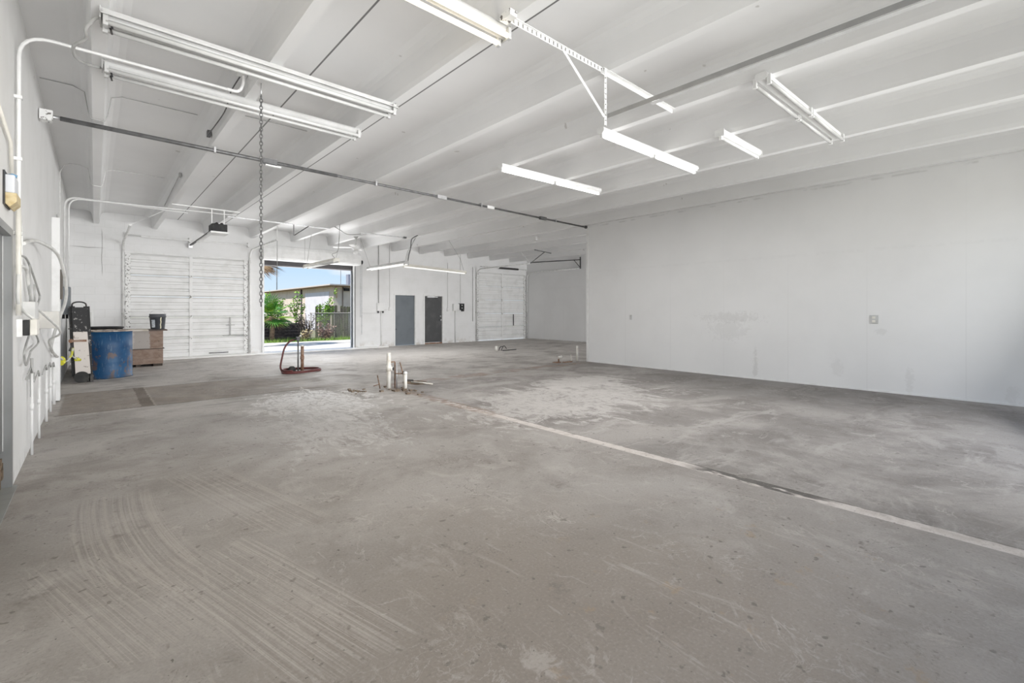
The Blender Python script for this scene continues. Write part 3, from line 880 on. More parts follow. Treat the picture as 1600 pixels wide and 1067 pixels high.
def conduit(label, pts, r=0.012, m=None, name='conduit', clips=()):
    t = thing(name, label, 'pipe', pts[0])
    cr_ = MB().tube(pts, r, 8).build('conduit_run', m or WHITE, t)
    for c_ in clips:
        c_ = Vector(c_)
        MB().box(c_.x - 0.025, c_.x + 0.025, c_.y - 0.025, c_.y + 0.025, c_.z - 0.012, c_.z + 0.012).build('clip', m or WHITE, cr_)
    return t
def bend(a, b, c, r=0.18, k=6):
    """Points a -> rounded b -> c."""
    a, b, c = Vector(a), Vector(b), Vector(c)
    u = (a - b).normalized() * r
    w = (c - b).normalized() * r
    out = [a]
    for i in range(k + 1):
        t = i / k
        out.append((b + u) * (1 - t) ** 2 + b * 2 * t * (1 - t) + (b + w) * t * t)
    out.append(c)
    return out
conduit('white conduit rising up the left wall and bending across under the first beams', bend((XL + 0.025, 5.42, 1.35), (XL + 0.025, 5.45, 3.63), (1.05, 5.45, 3.64), 0.2), 0.014,
        clips=((XL + 0.022, 5.42, 2.0), (XL + 0.022, 5.43, 2.6), (XL + 0.022, 5.44, 3.1)))
tag(MB().tube(smooth_path([(1.0, 5.45, 3.64), (1.10, 5.45, 3.65), (1.14, 5.42, 3.72), (1.14, 5.4, 3.82)]), 0.016, 8).box(1.08, 1.17, 5.30, 5.44, 3.80, 3.92).build('junction_box', WHITE),
    'small white junction box on the second beam where the conduit ends', 'box')
tag(MB().tube(smooth_path([(1.13, 5.5, 3.83), (1.12, 5.9, 3.80), (1.15, 6.4, 3.75), (1.14, 7.4, 3.76)]), 0.007, 8).box(1.13, 1.17, 7.38, 7.46, 3.74, 3.82).build('flex_conduit', STEEL),
    'dark flexible conduit along the side of the second beam, before the long pipe', 'pipe')
tag(MB().tube([(1.14, 10.3, 3.83), (1.16, 12.9, 3.73)], 0.008, 8).box(1.13, 1.165, 10.2, 10.3, 3.80, 3.87).build('flex_conduit', CORDG),
    'grey rod along the side of the second beam beyond the long pipe', 'pipe')

def across(y, x0, x1, drop=0.02):
    """Points following deck and beam outlines at a given y."""
    pts = [(x0, y, ZC - drop)]
    for b in BEAMS:
        if x0 < b - 0.2 and b + 0.2 < x1:
            pts += [(b - 0.22, y, ZC - drop), (b - 0.12, y, 3.95), (b - 0.085, y, 3.72), (b - 0.06, y, 3.652), (b + 0.06, y, 3.652), (b + 0.085, y, 3.72), (b + 0.12, y, 3.95), (b + 0.22, y, ZC - drop)]
    pts.append((x1, y, ZC - drop))
    return pts
conduit('thin conduit pinned across the deck around the first beam, near the long pipe', across(7.4, XL + 0.02, 1.02, 0.008), 0.005, CORDG)
conduit('thin conduit crossing the deck beyond the long pipe, bending down the left wall', [(XL + 0.03, 11.3, 2.2), (XL + 0.03, 11.3, 3.8), (XL + 0.08, 11.3, 3.93)] + across(11.35, XL + 0.15, 1.02, 0.01), 0.006, TRACKM)
conduit('thin wire conduit pinned over the deck right of the hanging chain', across(7.0, 1.5, 2.3, 0.008), 0.005, CORDG)

conduit('thin white conduit along the edge of a beam at the far upper right', [(7.43, -0.8, 3.68), (7.43, 1.55, 3.68)], 0.007, TRACKM, clips=((7.43, 0.2, 3.685), (7.43, 0.9, 3.685)))
# struts under the beams near the far wall
def strut(label, p, q, m, w=0.03):
    t = thing('support_strut', label, 'strut', p, 'struts under the beams near the far wall')
    MB().bar(p, q, w, 0.025).build('channel', m, t)
    return t
conduit('double white conduit rising in the far left corner and running across the beams', bend((XL + 0.04, 12.75, 1.84), (XL + 0.04, 12.75, 3.64), (1.6, 12.95, 3.64), 0.2), 0.022)
conduit('thin white conduit beside the double one, ending at the third beam', bend((XL + 0.10, 12.65, 1.84), (XL + 0.10, 12.65, 3.60), (2.5, 12.55, 3.64), 0.2), 0.013)
s1 = strut('grey channel strut hung under four beams before the coiling door', (2.38, 12.9, 3.65), (4.86, 12.95, 3.65), STEELL)
MB().bar((3.9, 12.92, 3.65), (3.9, 12.92, 3.36), 0.02).build('drop_rod', STEEL, s1)
MB().bar((4.28, 12.93, 3.65), (3.92, 12.92, 3.37), 0.03, 0.02).build('brace', DARK, s1)
s2 = strut('thin grey strut under the beams above the left fixture, in front of the fan', (5.75, 13.0, 3.65), (7.15, 12.9, 3.65), STEELL, 0.035)
MB().box(7.10, 7.2, 12.86, 12.94, 3.62, 3.67).build('end_fitting', STEEL, s2)
tag(MB().tube(smooth_path([(4.86, 12.6, 3.66), (5.1, 12.8, 3.62), (5.4, 13.0, 3.56), (5.8, 13.05, 3.62)]), 0.012, 8).build('sagging_cable', CORDG), 'sagging grey cable under the beams before the ceiling fan', 'cable')
tag(MB().tube([(3.63, 13.41, 3.28), (3.63, 13.41, 2.55)], 0.009, 6).build('pull_cord', CORDG), 'thin pull cord hanging from the right track of the white door', 'cord')
tag(MB().tube([(4.918, 15.2, 3.67), (4.918, 15.2, 2.95)], 0.005, 6).build('pull_cord', CORDG), 'very thin cord hanging in front of the coiling door hood', 'cord')

# door operator
o_ = thing('door_opener', 'black door opener hung from the beams before the white door', 'opener', (2.07, 12.2, 3.14))
MB().box(1.92, 2.22, 12.02, 12.42, 3.14, 3.31).build('housing', BLACK, o_, 0.01)
MB().box(1.90, 2.24, 12.0, 12.44, 3.10, 3.14).build('lens_tray', WHITE, o_)
MB().box(2.05, 2.09, 12.42, 16.3, 3.26, 3.30).build('rail', DARK, o_)
MB().box(2.04, 2.10, 12.5, 15.0, 3.215, 3.25).build('belt_cover', WHITE, o_)
MB().box(2.02, 2.12, 16.24, 16.36, 3.2, 3.34).build('header_bracket', STEELL, o_)
for xs in (1.95, 2.19):
    MB().bar((xs, 12.2, 3.31), (xs, 12.2, 3.645), 0.02, 0.006).build('hanger_strap', TRACKM, o_)
MB().cyl((2.0, 12.2, 3.31), (2.06, 12.2, 3.35), 0.03, 10).box(2.11, 2.15, 12.1, 12.2, 3.31, 3.35).build('terminal', BLACK, o_)

MB().bar((1.22, 12.2, 3.655), (2.5, 12.2, 3.655), 0.03, 0.025).build('cross_bar', TRACKM, o_)
# hanging chain
mb = MB()
chain_links(mb, lambda i: (1.245, 5.15, 3.53 - i * 0.036), 59, 0.0235, 0.0046, 5, 10)
ch = thing('hanging_chain', 'long steel chain hanging from the second beam in front of the white door', 'chain', (1.245, 5.15, ZB))
mb.build('chain', STEEL, ch)
MB().cyl((1.245, 5.15, 3.545), (1.245, 5.15, ZB), 0.006, 8).build('hook_rod', STEELL, ch)

# slotted angle hanger and door track
t = thing('track_hanger', 'white slotted angle frame bolted under the beams, carrying a door track', 'hanger', (3.55, 2.64, 3.2), None)
def slotted(mb, p, q, w=0.038, step=0.05):
    """Angle iron with a row of slots along one leg."""
    p, q = Vector(p), Vector(q)
    d = (q - p).normalized()
    u = Vector((0, 0, 1)) if abs(d.z) < 0.8 else Vector((1, 0, 0))
    a = d.cross(Vector((0, 1, 0))).normalized()
    if a.length < 0.1:
        a = u
    L = (q - p).length
    k = int(L / step)
    mb.bar(p + a * (w * 0.42), q + a * (w * 0.42), 0.004, w * 0.16, up=a)
    mb.bar(p - a * (w * 0.42), q - a * (w * 0.42), 0.004, w * 0.16, up=a)
    for i in range(k + 1):
        c = p + d * (i * step)
        mb.bar(c + a * w * 0.4, c - a * w * 0.4, 0.004, 0.034, up=d)
    return mb
slotted(MB(), (2.36, 2.68, 3.645), (3.58, 2.66, 3.645), 0.05).box(2.36, 3.58, 2.66, 2.70, 3.664, 3.669).build('slotted_angle', WHITE, t)
MB().box(3.55, 4.88, 2.645, 2.685, 3.664, 3.669).box(3.55, 4.88, 2.681, 2.685, 3.625, 3.669).build('plain_angle', WHITE, t)
slotted(MB(), (3.57, 2.64, 3.645), (3.57, 2.64, 3.12), 0.035).build('drop_angle', WHITE, t)
MB().bar((3.0, 2.665, 3.63), (3.55, 2.64, 3.2), 0.03, 0.005, up=(0, 1, 0)).build('brace', WHITE, t)
MB().box(2.33, 2.40, 2.60, 2.72, 3.62, 3.669).build('beam_bracket', HARDW, t)
t = thing('door_track', 'long grey horizontal door track hung at upper right, running towards the camera', 'track', (3.62, 0.8, 3.2))
MB().prism([(3.60, 3.20), (3.604, 3.20), (3.604, 3.236), (3.645, 3.236), (3.645, 3.225), (3.649, 3.225), (3.649, 3.24), (3.60, 3.24)], 'y', -0.8, 2.64).build('channel', mat('mid_zinc', (0.30, 0.30, 0.30), 0.5, 0.3), t)
MB().box(3.612, 3.66, -0.8, 2.2, 3.196, 3.20).build('angle', mat('pale_zinc', (0.72, 0.72, 0.72), 0.4, 0.3), t)
MB().bar((3.63, -0.4, 3.24), (3.63, -0.4, ZC), 0.03, 0.006).build('drop_strap', STEELL, t)

# right-bay track strut
tag(MB().bar((12.7, 12.96, 3.26), (15.76, 12.98, 3.60), 0.04).bar((15.74, 12.98, 3.2), (15.74, 12.98, 3.72), 0.04, 0.03).bar((15.3, 12.98, 3.56), (15.74, 12.98, 3.25), 0.02).build('support_strut', DARK),
    'dark strut joining the track ends of the far right door', 'strut')
tag(MB().bar((12.25, 12.3, 3.655), (13.47, 12.6, 3.655), 0.03).bar((13.0, 12.5, 3.655), (12.66, 12.95, 3.22), 0.03).build('support_strut', STEEL), 'short dark diagonal brace above the far right door track', 'strut')
tag(MB().box(10.86, 10.96, 10.85, 11.0, 3.72, 3.84).build('junction_box', WHITE), 'small white box on the side of a beam in the far right bay', 'box')

# ceiling fan
t = thing('ceiling_fan', 'white ceiling fan hung at the right end of the coiling door hood', 'fan', (6.02, 13.9, 3.25))
MB().lathe([(0.0, 0.0), (0.06, 0.0), (0.11, 0.03), (0.12, 0.10), (0.09, 0.15), (0.03, 0.17), (0.0, 0.17)], (6.02, 13.9, 3.25), 20).build('motor', WHITE, t)
MB().lathe([(0.0, 0.0), (0.07, 0.01), (0.085, 0.06), (0.06, 0.11), (0.0, 0.11)], (6.02, 13.9, 3.13), 16).build('light_kit', WHITE, t)
MB().cyl((6.02, 13.9, 3.42), (6.02, 13.9, 3.62), 0.02, 10).build('down_rod', WHITE_METAL, t)
MB().lathe([(0.0, -0.07), (0.03, -0.06), (0.075, 0.0), (0.0, 0.0)], (6.02, 13.9, 3.67), 16).build('canopy', CORDG, t)
for k in range(4):
    a = -0.62 + k * PI / 2
    u = Vector((math.cos(a), math.sin(a), 0))
    w = Vector((-u.y, u.x, 0.12))
    c = Vector((6.02, 13.9, 3.33))
    vs = []
    for (r, hw) in ((0.10, 0.02), (0.2, 0.055), (0.62, 0.07), (0.68, 0.05)):
        for s_ in (-1, 1):
            for dz in (0, 0.008):
                vs.append(c + u * r + w * hw * s_ + Vector((0, 0, dz)))
    fs = []
    for i in range(3):
        o = i * 4
        fs += [(o, o + 2, o + 6, o + 4), (o + 1, o + 5, o + 7, o + 3), (o, o + 4, o + 5, o + 1), (o + 2, o + 3, o + 7, o + 6)]
    fs += [(0, 1, 3, 2), (12, 14, 15, 13)]
    MB().add(vs, fs).build('blade', WHITE, t)

# ------------------------------------------------------------------ far wall boxes and conduits
t = thing('switch_box', 'pale square switch box on the far wall left of the grey doors', 'electrical box', (8.05, YF, 1.3))
MB().box(7.9, 8.2, YF - 0.10, YF, 1.36, 1.66).build('box', WHITE, t, 0.005)
for xh in (7.93, 8.12):
    MB().box(xh, xh + 0.05, YF - 0.07, YF - 0.02, 1.285, 1.36).build('conduit_hub', DARK, t)
MB().cyl((7.98, YF - 0.03, 1.66), (7.98, YF - 0.03, 3.9), 0.014, 8).build('upper_conduit', CORDG, t)
MB().cyl((8.09, YF - 0.04, 0.02), (8.09, YF - 0.04, 1.36), 0.025, 8).build('lower_conduit', WHITE, t)
MB().cyl((8.16, YF - 0.03, 1.42), (8.42, YF - 0.03, 1.42), 0.009, 6).cyl((7.3, YF - 0.015, 1.29), (7.93, YF - 0.015, 1.29), 0.008, 6).build('side_conduit', WHITE, t)
t = thing('light_switch', 'small white light switch with conduit beside the blue-grey door', 'switch', (8.46, YF, 1.38))
MB().box(8.41, 8.5, YF - 0.045, YF, 1.37, 1.5).build('plate', WHITE, t, 0.004)
MB().cyl((8.44, YF - 0.02, 1.5), (8.44, YF - 0.02, 3.9), 0.011, 8).build('conduit_run', WHITE, t)
t = thing('light_switch', 'small white light switch right of the charcoal door', 'switch', (11.13, YF, 1.38))
MB().box(11.08, 11.19, YF - 0.045, YF, 1.34, 1.48).build('plate', WHITE, t, 0.004)
MB().cyl((11.12, YF - 0.02, 1.48), (11.12, YF - 0.02, 3.4), 0.011, 8).build('conduit_run', WHITE, t)
t = thing('control_box', 'white control box with conduit on the far wall right of the charcoal door', 'electrical box', (11.5, YF, 1.35))
MB().box(11.36, 11.66, YF - 0.12, YF, 1.36, 1.66).build('box', WHITE, t, 0.006)
MB().cyl((11.5, YF - 0.04, 0.02), (11.5, YF - 0.04, 1.36), 0.022, 8).build('lower_conduit', WHITE, t)
t = thing('push_button', 'small black push-button unit at the right of the white control box', 'control', (11.8, YF, 1.35))
MB().box(11.69, 11.93, YF - 0.10, YF, 1.40, 1.68).box(11.82, 11.93, YF - 0.09, YF, 1.34, 1.40).build('body', BLACK, t, 0.006)
MB().cyl((11.8, YF - 0.12, 1.60), (11.8, YF - 0.10, 1.60), 0.03, 10).cyl((11.8, YF - 0.12, 1.48), (11.8, YF - 0.10, 1.48), 0.03, 10).build('button', CORDG, t)
for (x, z0, z1, lab) in ((11.78, 1.70, 3.9, 'thin white conduit rising from the black push-button to the beams'), (12.45, 0.9, 3.3, 'dark narrow strip on the far wall beside the far right door')):
    tag(MB().cyl((x, YF - 0.02, z0), (x, YF - 0.02, z1), 0.011, 8).build('conduit', WHITE if x < 12 else CORDG), lab, 'pipe')

# outlet on the partition
t = thing('wall_outlet', 'white double outlet on the right partition', 'outlet', (XP, 1.71, 1.2))
MB().box(XP - 0.014, XP, 1.655, 1.77, 1.155, 1.30).build('plate', WHITE_METAL, t, 0.003)
MB().box(XP - 0.022, XP - 0.012, 1.69, 1.735, 1.175, 1.215).box(XP - 0.022, XP - 0.012, 1.69, 1.735, 1.24, 1.28).build('receptacle', CREAM, t)
tag(MB().box(XP - 0.012, XP, 6.50, 6.56, 1.15, 1.27).build('blank_plate', WHITE_METAL), 'small blank plate low on the partition near its free end', 'plate')

# ------------------------------------------------------------------ left wall boxes, cords, stubs
t = thing('wall_horn', 'yellow and blue-white weathered horn box high on the left wall', 'alarm', (XL, 4.95, 2.1))
MB().prism([(XL, 2.15), (XL + 0.03, 2.12), (XL + 0.065, 2.16), (XL + 0.065, 2.22), (XL, 2.22)], 'y', 4.84, 5.08).build('lower_box', mat('faded_yellow', (0.66, 0.55, 0.33), 0.6, 0, (0.55, 0.42, 0.22), sc=18), t)
MB().box(XL, XL + 0.055, 4.84, 5.06, 2.22, 2.35).build('upper_box', mat('chalky_blue_white', (0.70, 0.72, 0.76), 0.6, 0, (0.20, 0.36, 0.60), sc=9, lo=0.56, hi=0.62), t, 0.008)
MB().lathe([(0.0, 0.0), (0.022, 0.0), (0.025, 0.02), (0.0, 0.03)], (XL + 0.035, 4.95, 2.35), 16).build('cap', mat('blue_cap', (0.16, 0.33, 0.52), 0.5), t)
MB().box(XL, XL + 0.01, 4.80, 5.09, 2.13, 2.37).build('back_plate', DARK, t)
conduit('pair of thin conduits running slantwise down the left wall to the horn box', [(XL + 0.02, 4.0, 2.75), (XL + 0.02, 5.0, 2.62), (XL + 0.02, 5.08, 2.40)], 0.012, CREAM)
conduit('cream pipe dropping from the horn box down beside the steel door', [(XL + 0.03, 5.36, 2.2), (XL + 0.03, 5.36, 1.34)], 0.016, CREAM)
tag(MB().tube(smooth_path([(XL + 0.02, 5.15, 2.3), (XL + 0.02, 5.5, 2.2), (XL + 0.02, 5.72, 2.05), (XL + 0.02, 5.68, 1.75), (XL + 0.02, 5.65, 1.34)]), 0.007, 6).build('loose_cord', CORDW), 'thin white cord falling from the horn box to the outlet box', 'cord')

t = thing('outlet_box', 'white outlet box with black receptacles on the left wall', 'electrical box', (XL, 5.7, 1.2))
MB().box(XL, XL + 0.035, 5.56, 5.80, 1.16, 1.31).build('back_box', WHITE, t, 0.004)
MB().box(XL + 0.035, XL + 0.075, 5.58, 5.78, 1.17, 1.30).build('receptacle', BLACK, t, 0.006)
MB().box(XL + 0.075, XL + 0.12, 5.58, 5.78, 1.17, 1.305).build('plug_head', CREAM, t, 0.008)
t = thing('gray_wall_box', 'flat pale grey box above the outlet box on the left wall', 'electrical box', (XL, 6.1, 1.3))
MB().box(XL, XL + 0.08, 6.0, 6.3, 1.29, 1.46).build('box', mat('pale_grey_paint', (0.62, 0.62, 0.61), 0.5), t, 0.004)
MB().cyl((XL + 0.04, 6.1, 1.46), (XL + 0.04, 6.1, 1.80), 0.007, 6).cyl((XL + 0.07, 6.1, 1.46), (XL + 0.07, 6.1, 1.62), 0.007, 6).build('lead', CORDG, t)
t = thing('beige_wall_box', 'plain beige box on the left wall below the black vertical strip', 'electrical box', (XL, 7.7, 1.18))
MB().box(XL, XL + 0.17, 7.60, 7.95, 1.17, 1.37).build('box', mat('beige_paint', (0.60, 0.585, 0.55), 0.55), t, 0.005)
t = thing('wireway', 'tall narrow white wireway on the left wall above the beige box', 'wireway', (XL, 9.8, 1.4))
MB().box(XL, XL + 0.09, 9.75, 9.93, 0.02, 2.78).build('trough', WHITE, t, 0.004)
MB().box(XL + 0.09, XL + 0.12, 9.78, 9.86, 1.55, 2.0).build('slot', mat('dark_bronze', (0.10, 0.085, 0.07), 0.5), t)
for k in range(4):
    MB().cyl((XL + 0.018, 10.3 + 0.35 * k, 0.03), (XL + 0.018, 10.3 + 0.35 * k, 2.6), 0.013, 8).build('riser', WHITE if k % 2 else CREAM, t)
MB().tube(smooth_path([(XL + 0.05, 9.95, 2.85), (XL + 0.05, 10.2, 2.6), (XL + 0.05, 10.6, 2.55)]), 0.01, 6).tube(smooth_path([(XL + 0.05, 10.0, 2.45), (XL + 0.05, 10.3, 2.2), (XL + 0.05, 10.8, 2.05)]), 0.01, 6).build('flex_lead', CORDG, t)
t = thing('breaker_panel', 'dark grey electrical panel in the far left corner above the hand truck', 'electrical panel', (XL, 12.6, 1.3))
MB().box(XL, XL + 0.125, 12.45, 12.9, 1.30, 1.84).build('cabinet', GREYBOX, t, 0.005)
for xh in (0.03, 0.08):
    MB().cyl((XL + xh, 12.5, 1.22), (XL + xh, 12.5, 1.30), 0.02, 8).build('conduit_hub', BLACK, t)

def cord(label, pts, r, m, name='loose_cord'):
    return tag(MB().tube(smooth_path(pts, 8), r, 8).build(name, m), label, 'cord')
cord('thick white cable bulging off the left wall and dropping to the yellow plug', [(-0.465, 5.9, 1.97), (-0.42, 6.6, 2.07), (-0.32, 7.6, 2.03), (-0.28, 8.3, 1.75), (-0.29, 8.6, 1.51), (-0.38, 8.9, 1.2), (-0.455, 9.2, 0.88), (-0.44, 9.4, 0.76), (-0.38, 10.2, 0.60)], 0.017, CORDW)
cord('grey cord making a tall arch on the left wall beside the outlet box', [(-0.46, 5.51, 1.83), (-0.45, 5.91, 1.84), (-0.45, 6.45, 1.75), (-0.45, 7.1, 1.59), (-0.45, 7.26, 1.52), (-0.45, 6.94, 1.41), (-0.45, 6.85, 1.25)], 0.009, CORDG)
cord('white cord looped over and trailing down the left wall behind the outlet box', [(-0.38, 5.7, 1.30), (-0.44, 5.61, 1.37), (-0.45, 5.33, 1.45), (-0.45, 5.33, 1.61), (-0.45, 5.42, 1.72), (-0.45, 5.66, 1.75), (-0.45, 5.97, 1.73), (-0.45, 6.14, 1.59), (-0.43, 6.5, 1.42), (-0.30, 7.6, 1.13), (-0.43, 8.3, 1.0), (-0.44, 9.2, 0.8)], 0.012, CORDW)
cord('grey cord hanging in a loop under the outlet box on the left wall', [(-0.43, 5.91, 1.17), (-0.44, 5.66, 1.04), (-0.445, 5.71, 0.97), (-0.445, 5.86, 0.9), (-0.445, 6.14, 0.97), (-0.445, 6.26, 1.0), (-0.445, 7.02, 1.04), (-0.44, 6.58, 1.16)], 0.008, CORDG)
t = thing('extension_cord', 'white extension cord with yellow plugs hanging behind the hand truck', 'cord', (-0.38, 10.2, 0.55))
MB().tube(smooth_path([(-0.36, 10.25, 0.58), (-0.34, 10.8, 0.53), (-0.30, 11.2, 0.60), (-0.29, 11.4, 0.70), (-0.30, 11.6, 0.55), (-0.24, 11.9, 0.46)]), 0.010, 8).build('cord_run', CORDW, t)
MB().tube(smooth_path([(-0.315, 11.05, 0.57), (-0.30, 11.2, 0.60), (-0.29, 11.4, 0.70)]), 0.016, 8).build('cord_sleeve', YELLOW, t)
for (a, b) in (((-0.39, 10.18, 0.62), (-0.36, 10.26, 0.585)), ((-0.395, 10.18, 0.545), (-0.36, 10.26, 0.56)), ((-0.26, 11.85, 0.47), (-0.20, 11.9, 0.45))):
    MB().cyl(a, b, 0.036, 12, 0.024).build('plug', YELLOW, t)

for (y, z, r, lab) in ((6.35, 0.78, 0.010, 'nearest of the five white pipe stubs low on the left wall'), (7.12, 0.67, 0.011, 'second white pipe stub low on the left wall, from the camera'),
                       (8.13, 0.64, 0.013, 'middle white pipe stub of five low on the left wall'), (8.86, 0.61, 0.012, 'fourth white pipe stub low on the left wall, from the camera'), (9.55, 0.55, 0.019, 'farthest and thickest white pipe stub low on the left wall')):
    t = thing('pipe_stub', lab, 'pipe', (XL + 0.04, y, 0), 'pipe stubs low on the left wall')
    MB().cyl((XL + 0.035, y, 0.0), (XL + 0.035, y, z), r, 10).build('pipe_run', WHITE, t)
    MB().cyl((XL + 0.035, y, z * 0.55), (XL + 0.035, y, z * 0.55 + 0.06), r * 1.45, 10).build('coupling', WHITE, t)
    MB().tube([(XL + 0.035, y, z), (XL + 0.035, y - 0.10, z + 0.07), (XL + 0.02, y - 0.35, z - 0.02)], r * 0.55, 8).build('elbow', CORDG, t)
tag(MB().cyl((XL + 0.03, 6.4, 0.55), (XL + 0.03, 6.4, 0.92), 0.012, 8).box(XL, XL + 0.05, 6.36, 6.44, 0.72, 0.78).build('valve_pipe', CORDG), 'short dark pipe with valve below the cord loop on the left wall', 'pipe')

# tall white cabinet behind the hand truck
t = thing('steel_cabinet', 'tall pale cabinet on short legs in the far left corner', 'cabinet', (-0.22, 14.6, 0))
MB().box(-0.40, -0.02, 14.3, 15.0, 0.22, 1.40).build('body', WHITE, t, 0.006)
MB().box(-0.37, -0.05, 14.285, 14.3, 0.30, 1.34).build('door', mat('pale_green_white', (0.70, 0.71, 0.68), 0.5), t, 0.004)
for (x, y) in ((-0.37, 14.35), (-0.05, 14.35), (-0.37, 14.95), (-0.05, 14.95)):
    MB().box(x - 0.02, x + 0.02, y - 0.02, y + 0.02, 0, 0.22).build('leg', DARK, t)

# ------------------------------------------------------------------ hand truck, drums, crate, bucket
BLK_WORN = mat('scuffed_black_paint', (0.014, 0.014, 0.015), 0.6, 0.0, (0.30, 0.29, 0.28), sc=16, lo=0.60, hi=0.66)
PALE_WORN = mat('scuffed_pale_paint', (0.68, 0.63, 0.59), 0.55, 0, (0.30, 0.25, 0.22), sc=11, lo=0.58, hi=0.68)
t = thing('hand_truck', 'tall narrow hand truck with black upper frame and pale lower body', 'hand truck', (-0.17, 12.2, 0))
hx, hy = -0.175, 12.2
LN = lambda z: hx - 0.035 * (z - 0.1)
MB().prism([(LN(0.98) - 0.105, 0.98), (LN(0.98) + 0.105, 0.98), (LN(1.44) + 0.105, 1.44), (LN(1.44) - 0.105, 1.44)], 'y', hy - 0.06, hy + 0.03).build('upper_channel', BLK_WORN, t, 0.006)
for sx in (-0.105, 0.105):
    MB().bar((LN(0.1) + sx, hy + 0.02, 0.12), (LN(1.5) + sx, hy + 0.02, 1.46), 0.03, 0.09, up=(1, 0, 0)).build('side_rail', BLK_WORN, t)
MB().prism([(LN(0.15) - 0.095, 0.16), (LN(0.15) + 0.12, 0.16), (LN(0.98) + 0.10, 0.97), (LN(0.98) - 0.10, 0.97)], 'y', hy - 0.09, hy + 0.01).build('lower_body', PALE_WORN, t, 0.012)
pts = [(LN(1.44) - 0.10, hy, 1.42)]
for k in range(9):
    a = PI - PI * k / 8
    pts.append((LN(1.5) + 0.10 * math.cos(a), hy, 1.49 + 0.055 * math.sin(a)))
pts.append((LN(1.44) + 0.10, hy, 1.42))
MB().tube(pts, 0.013, 8).build('handle', DARK, t)
for sx in (-0.02, 0.12):
    MB().cyl((hx + sx - 0.025, hy + 0.02, 0.105), (hx + sx + 0.025, hy + 0.02, 0.105), 0.105, 24).build('wheel', RUBBER, t)
MB().cyl((hx - 0.13, hy - 0.01, 0.10), (hx + 0.16, hy - 0.01, 0.10), 0.018, 10).build('axle', STEEL, t)
MB().cyl((hx - 0.01, hy - 0.115, 0.10), (hx - 0.01, hy - 0.03, 0.10), 0.11, 24).cyl((hx - 0.01, hy - 0.12, 0.10), (hx - 0.01, hy - 0.11, 0.10), 0.04, 16).build('wheel', RUBBER, t)
MB().bar((hx - 0.16, hy - 0.08, 0.80), (hx + 0.06, hy - 0.08, 0.80), 0.05, 0.04).cyl((hx - 0.16, hy - 0.12, 0.80), (hx - 0.16, hy - 0.03, 0.80), 0.035, 12).build('latch', RUSTY, t)
MB().bar((hx - 0.20, hy - 0.02, 1.03), (hx - 0.10, hy - 0.02, 1.03), 0.02).bar((hx - 0.17, hy, 0.6), (hx - 0.11, hy, 0.78), 0.05, 0.06).build('side_bracket', DARK, t)
MB().box(hx + 0.11, hx + 0.155, hy - 0.12, hy + 0.08, 0.0, 0.14).build('toe_plate', DARK, t)

def drum_material():
    n = NT('worn_blue_drum')
    x, y, z = n.xyz(n.P)
    f = n.noise(n.scale(n.P, (1, 1, 0.7)), 5.0, 7, 0.68)
    g = n.noise(n.P, 2.2, 5, 0.6)
    sc = n.noise(n.scale(n.P, (5, 5, 1.0)), 6, 4, 0.6)
    c = n.mix(n.ss(g, 0.35, 0.65), (0.006, 0.055, 0.15), (0.010, 0.085, 0.205))
    c = n.mix(n.mul(n.ss(sc, 0.57, 0.66), 0.5), c, (0.13, 0.21, 0.29))
    c = n.mix(n.mul(n.ss(f, 0.55, 0.61), 0.85), c, (0.13, 0.085, 0.066))
    c = n.mix(n.mul(n.ss(z, 0.10, 0.0), n.ss(f, 0.4, 0.55), 0.8), c, (0.08, 0.07, 0.065))
    n.color(c)
    n.rough(0.5)
    n.bump(n.M('ADD', f, n.mul(sc, 0.3)), 0.15, 0.01)
    return n.m
def drum(label, x, y, R, H, m, rimm):
    t = thing('steel_drum', label, 'drum', (x, y, 0), 'open-top drums in the far left corner')
    k = [(0.0, 0.012), (R - 0.02, 0.012), (R - 0.006, 0.0), (R + 0.006, 0.006), (R + 0.004, 0.025), (R - 0.006, 0.035)]
    for zc in (H * 0.34, H * 0.66):
        k += [(R - 0.006, zc - 0.02), (R - 0.003, zc), (R - 0.006, zc + 0.02)]
    k += [(R - 0.006, H - 0.01), (R - 0.02, H - 0.01), (R - 0.02, 0.03), (0.0, 0.03)]
    MB().lathe(k, (x, y, 0), 48).build('shell', m, t)
    MB().tube([(x + R * math.cos(2 * PI * i / 48), y + R * math.sin(2 * PI * i / 48), H - 0.005) for i in range(48)], 0.014, 8, closed=True).build('rim', rimm, t)
    return t
drum('worn blue steel drum with rust patches beside the hand truck', 0.22, 12.76, 0.385, 0.965, drum_material(), mat('pale_rim', (0.60, 0.52, 0.44), 0.5, 0.1, (0.30, 0.24, 0.2), sc=12))
drum('black drum standing behind the blue one', 0.10, 13.62, 0.38, 1.01, mat('black_drum_paint', (0.018, 0.018, 0.018), 0.45, 0.1, (0.05, 0.045, 0.04)), BLACK)

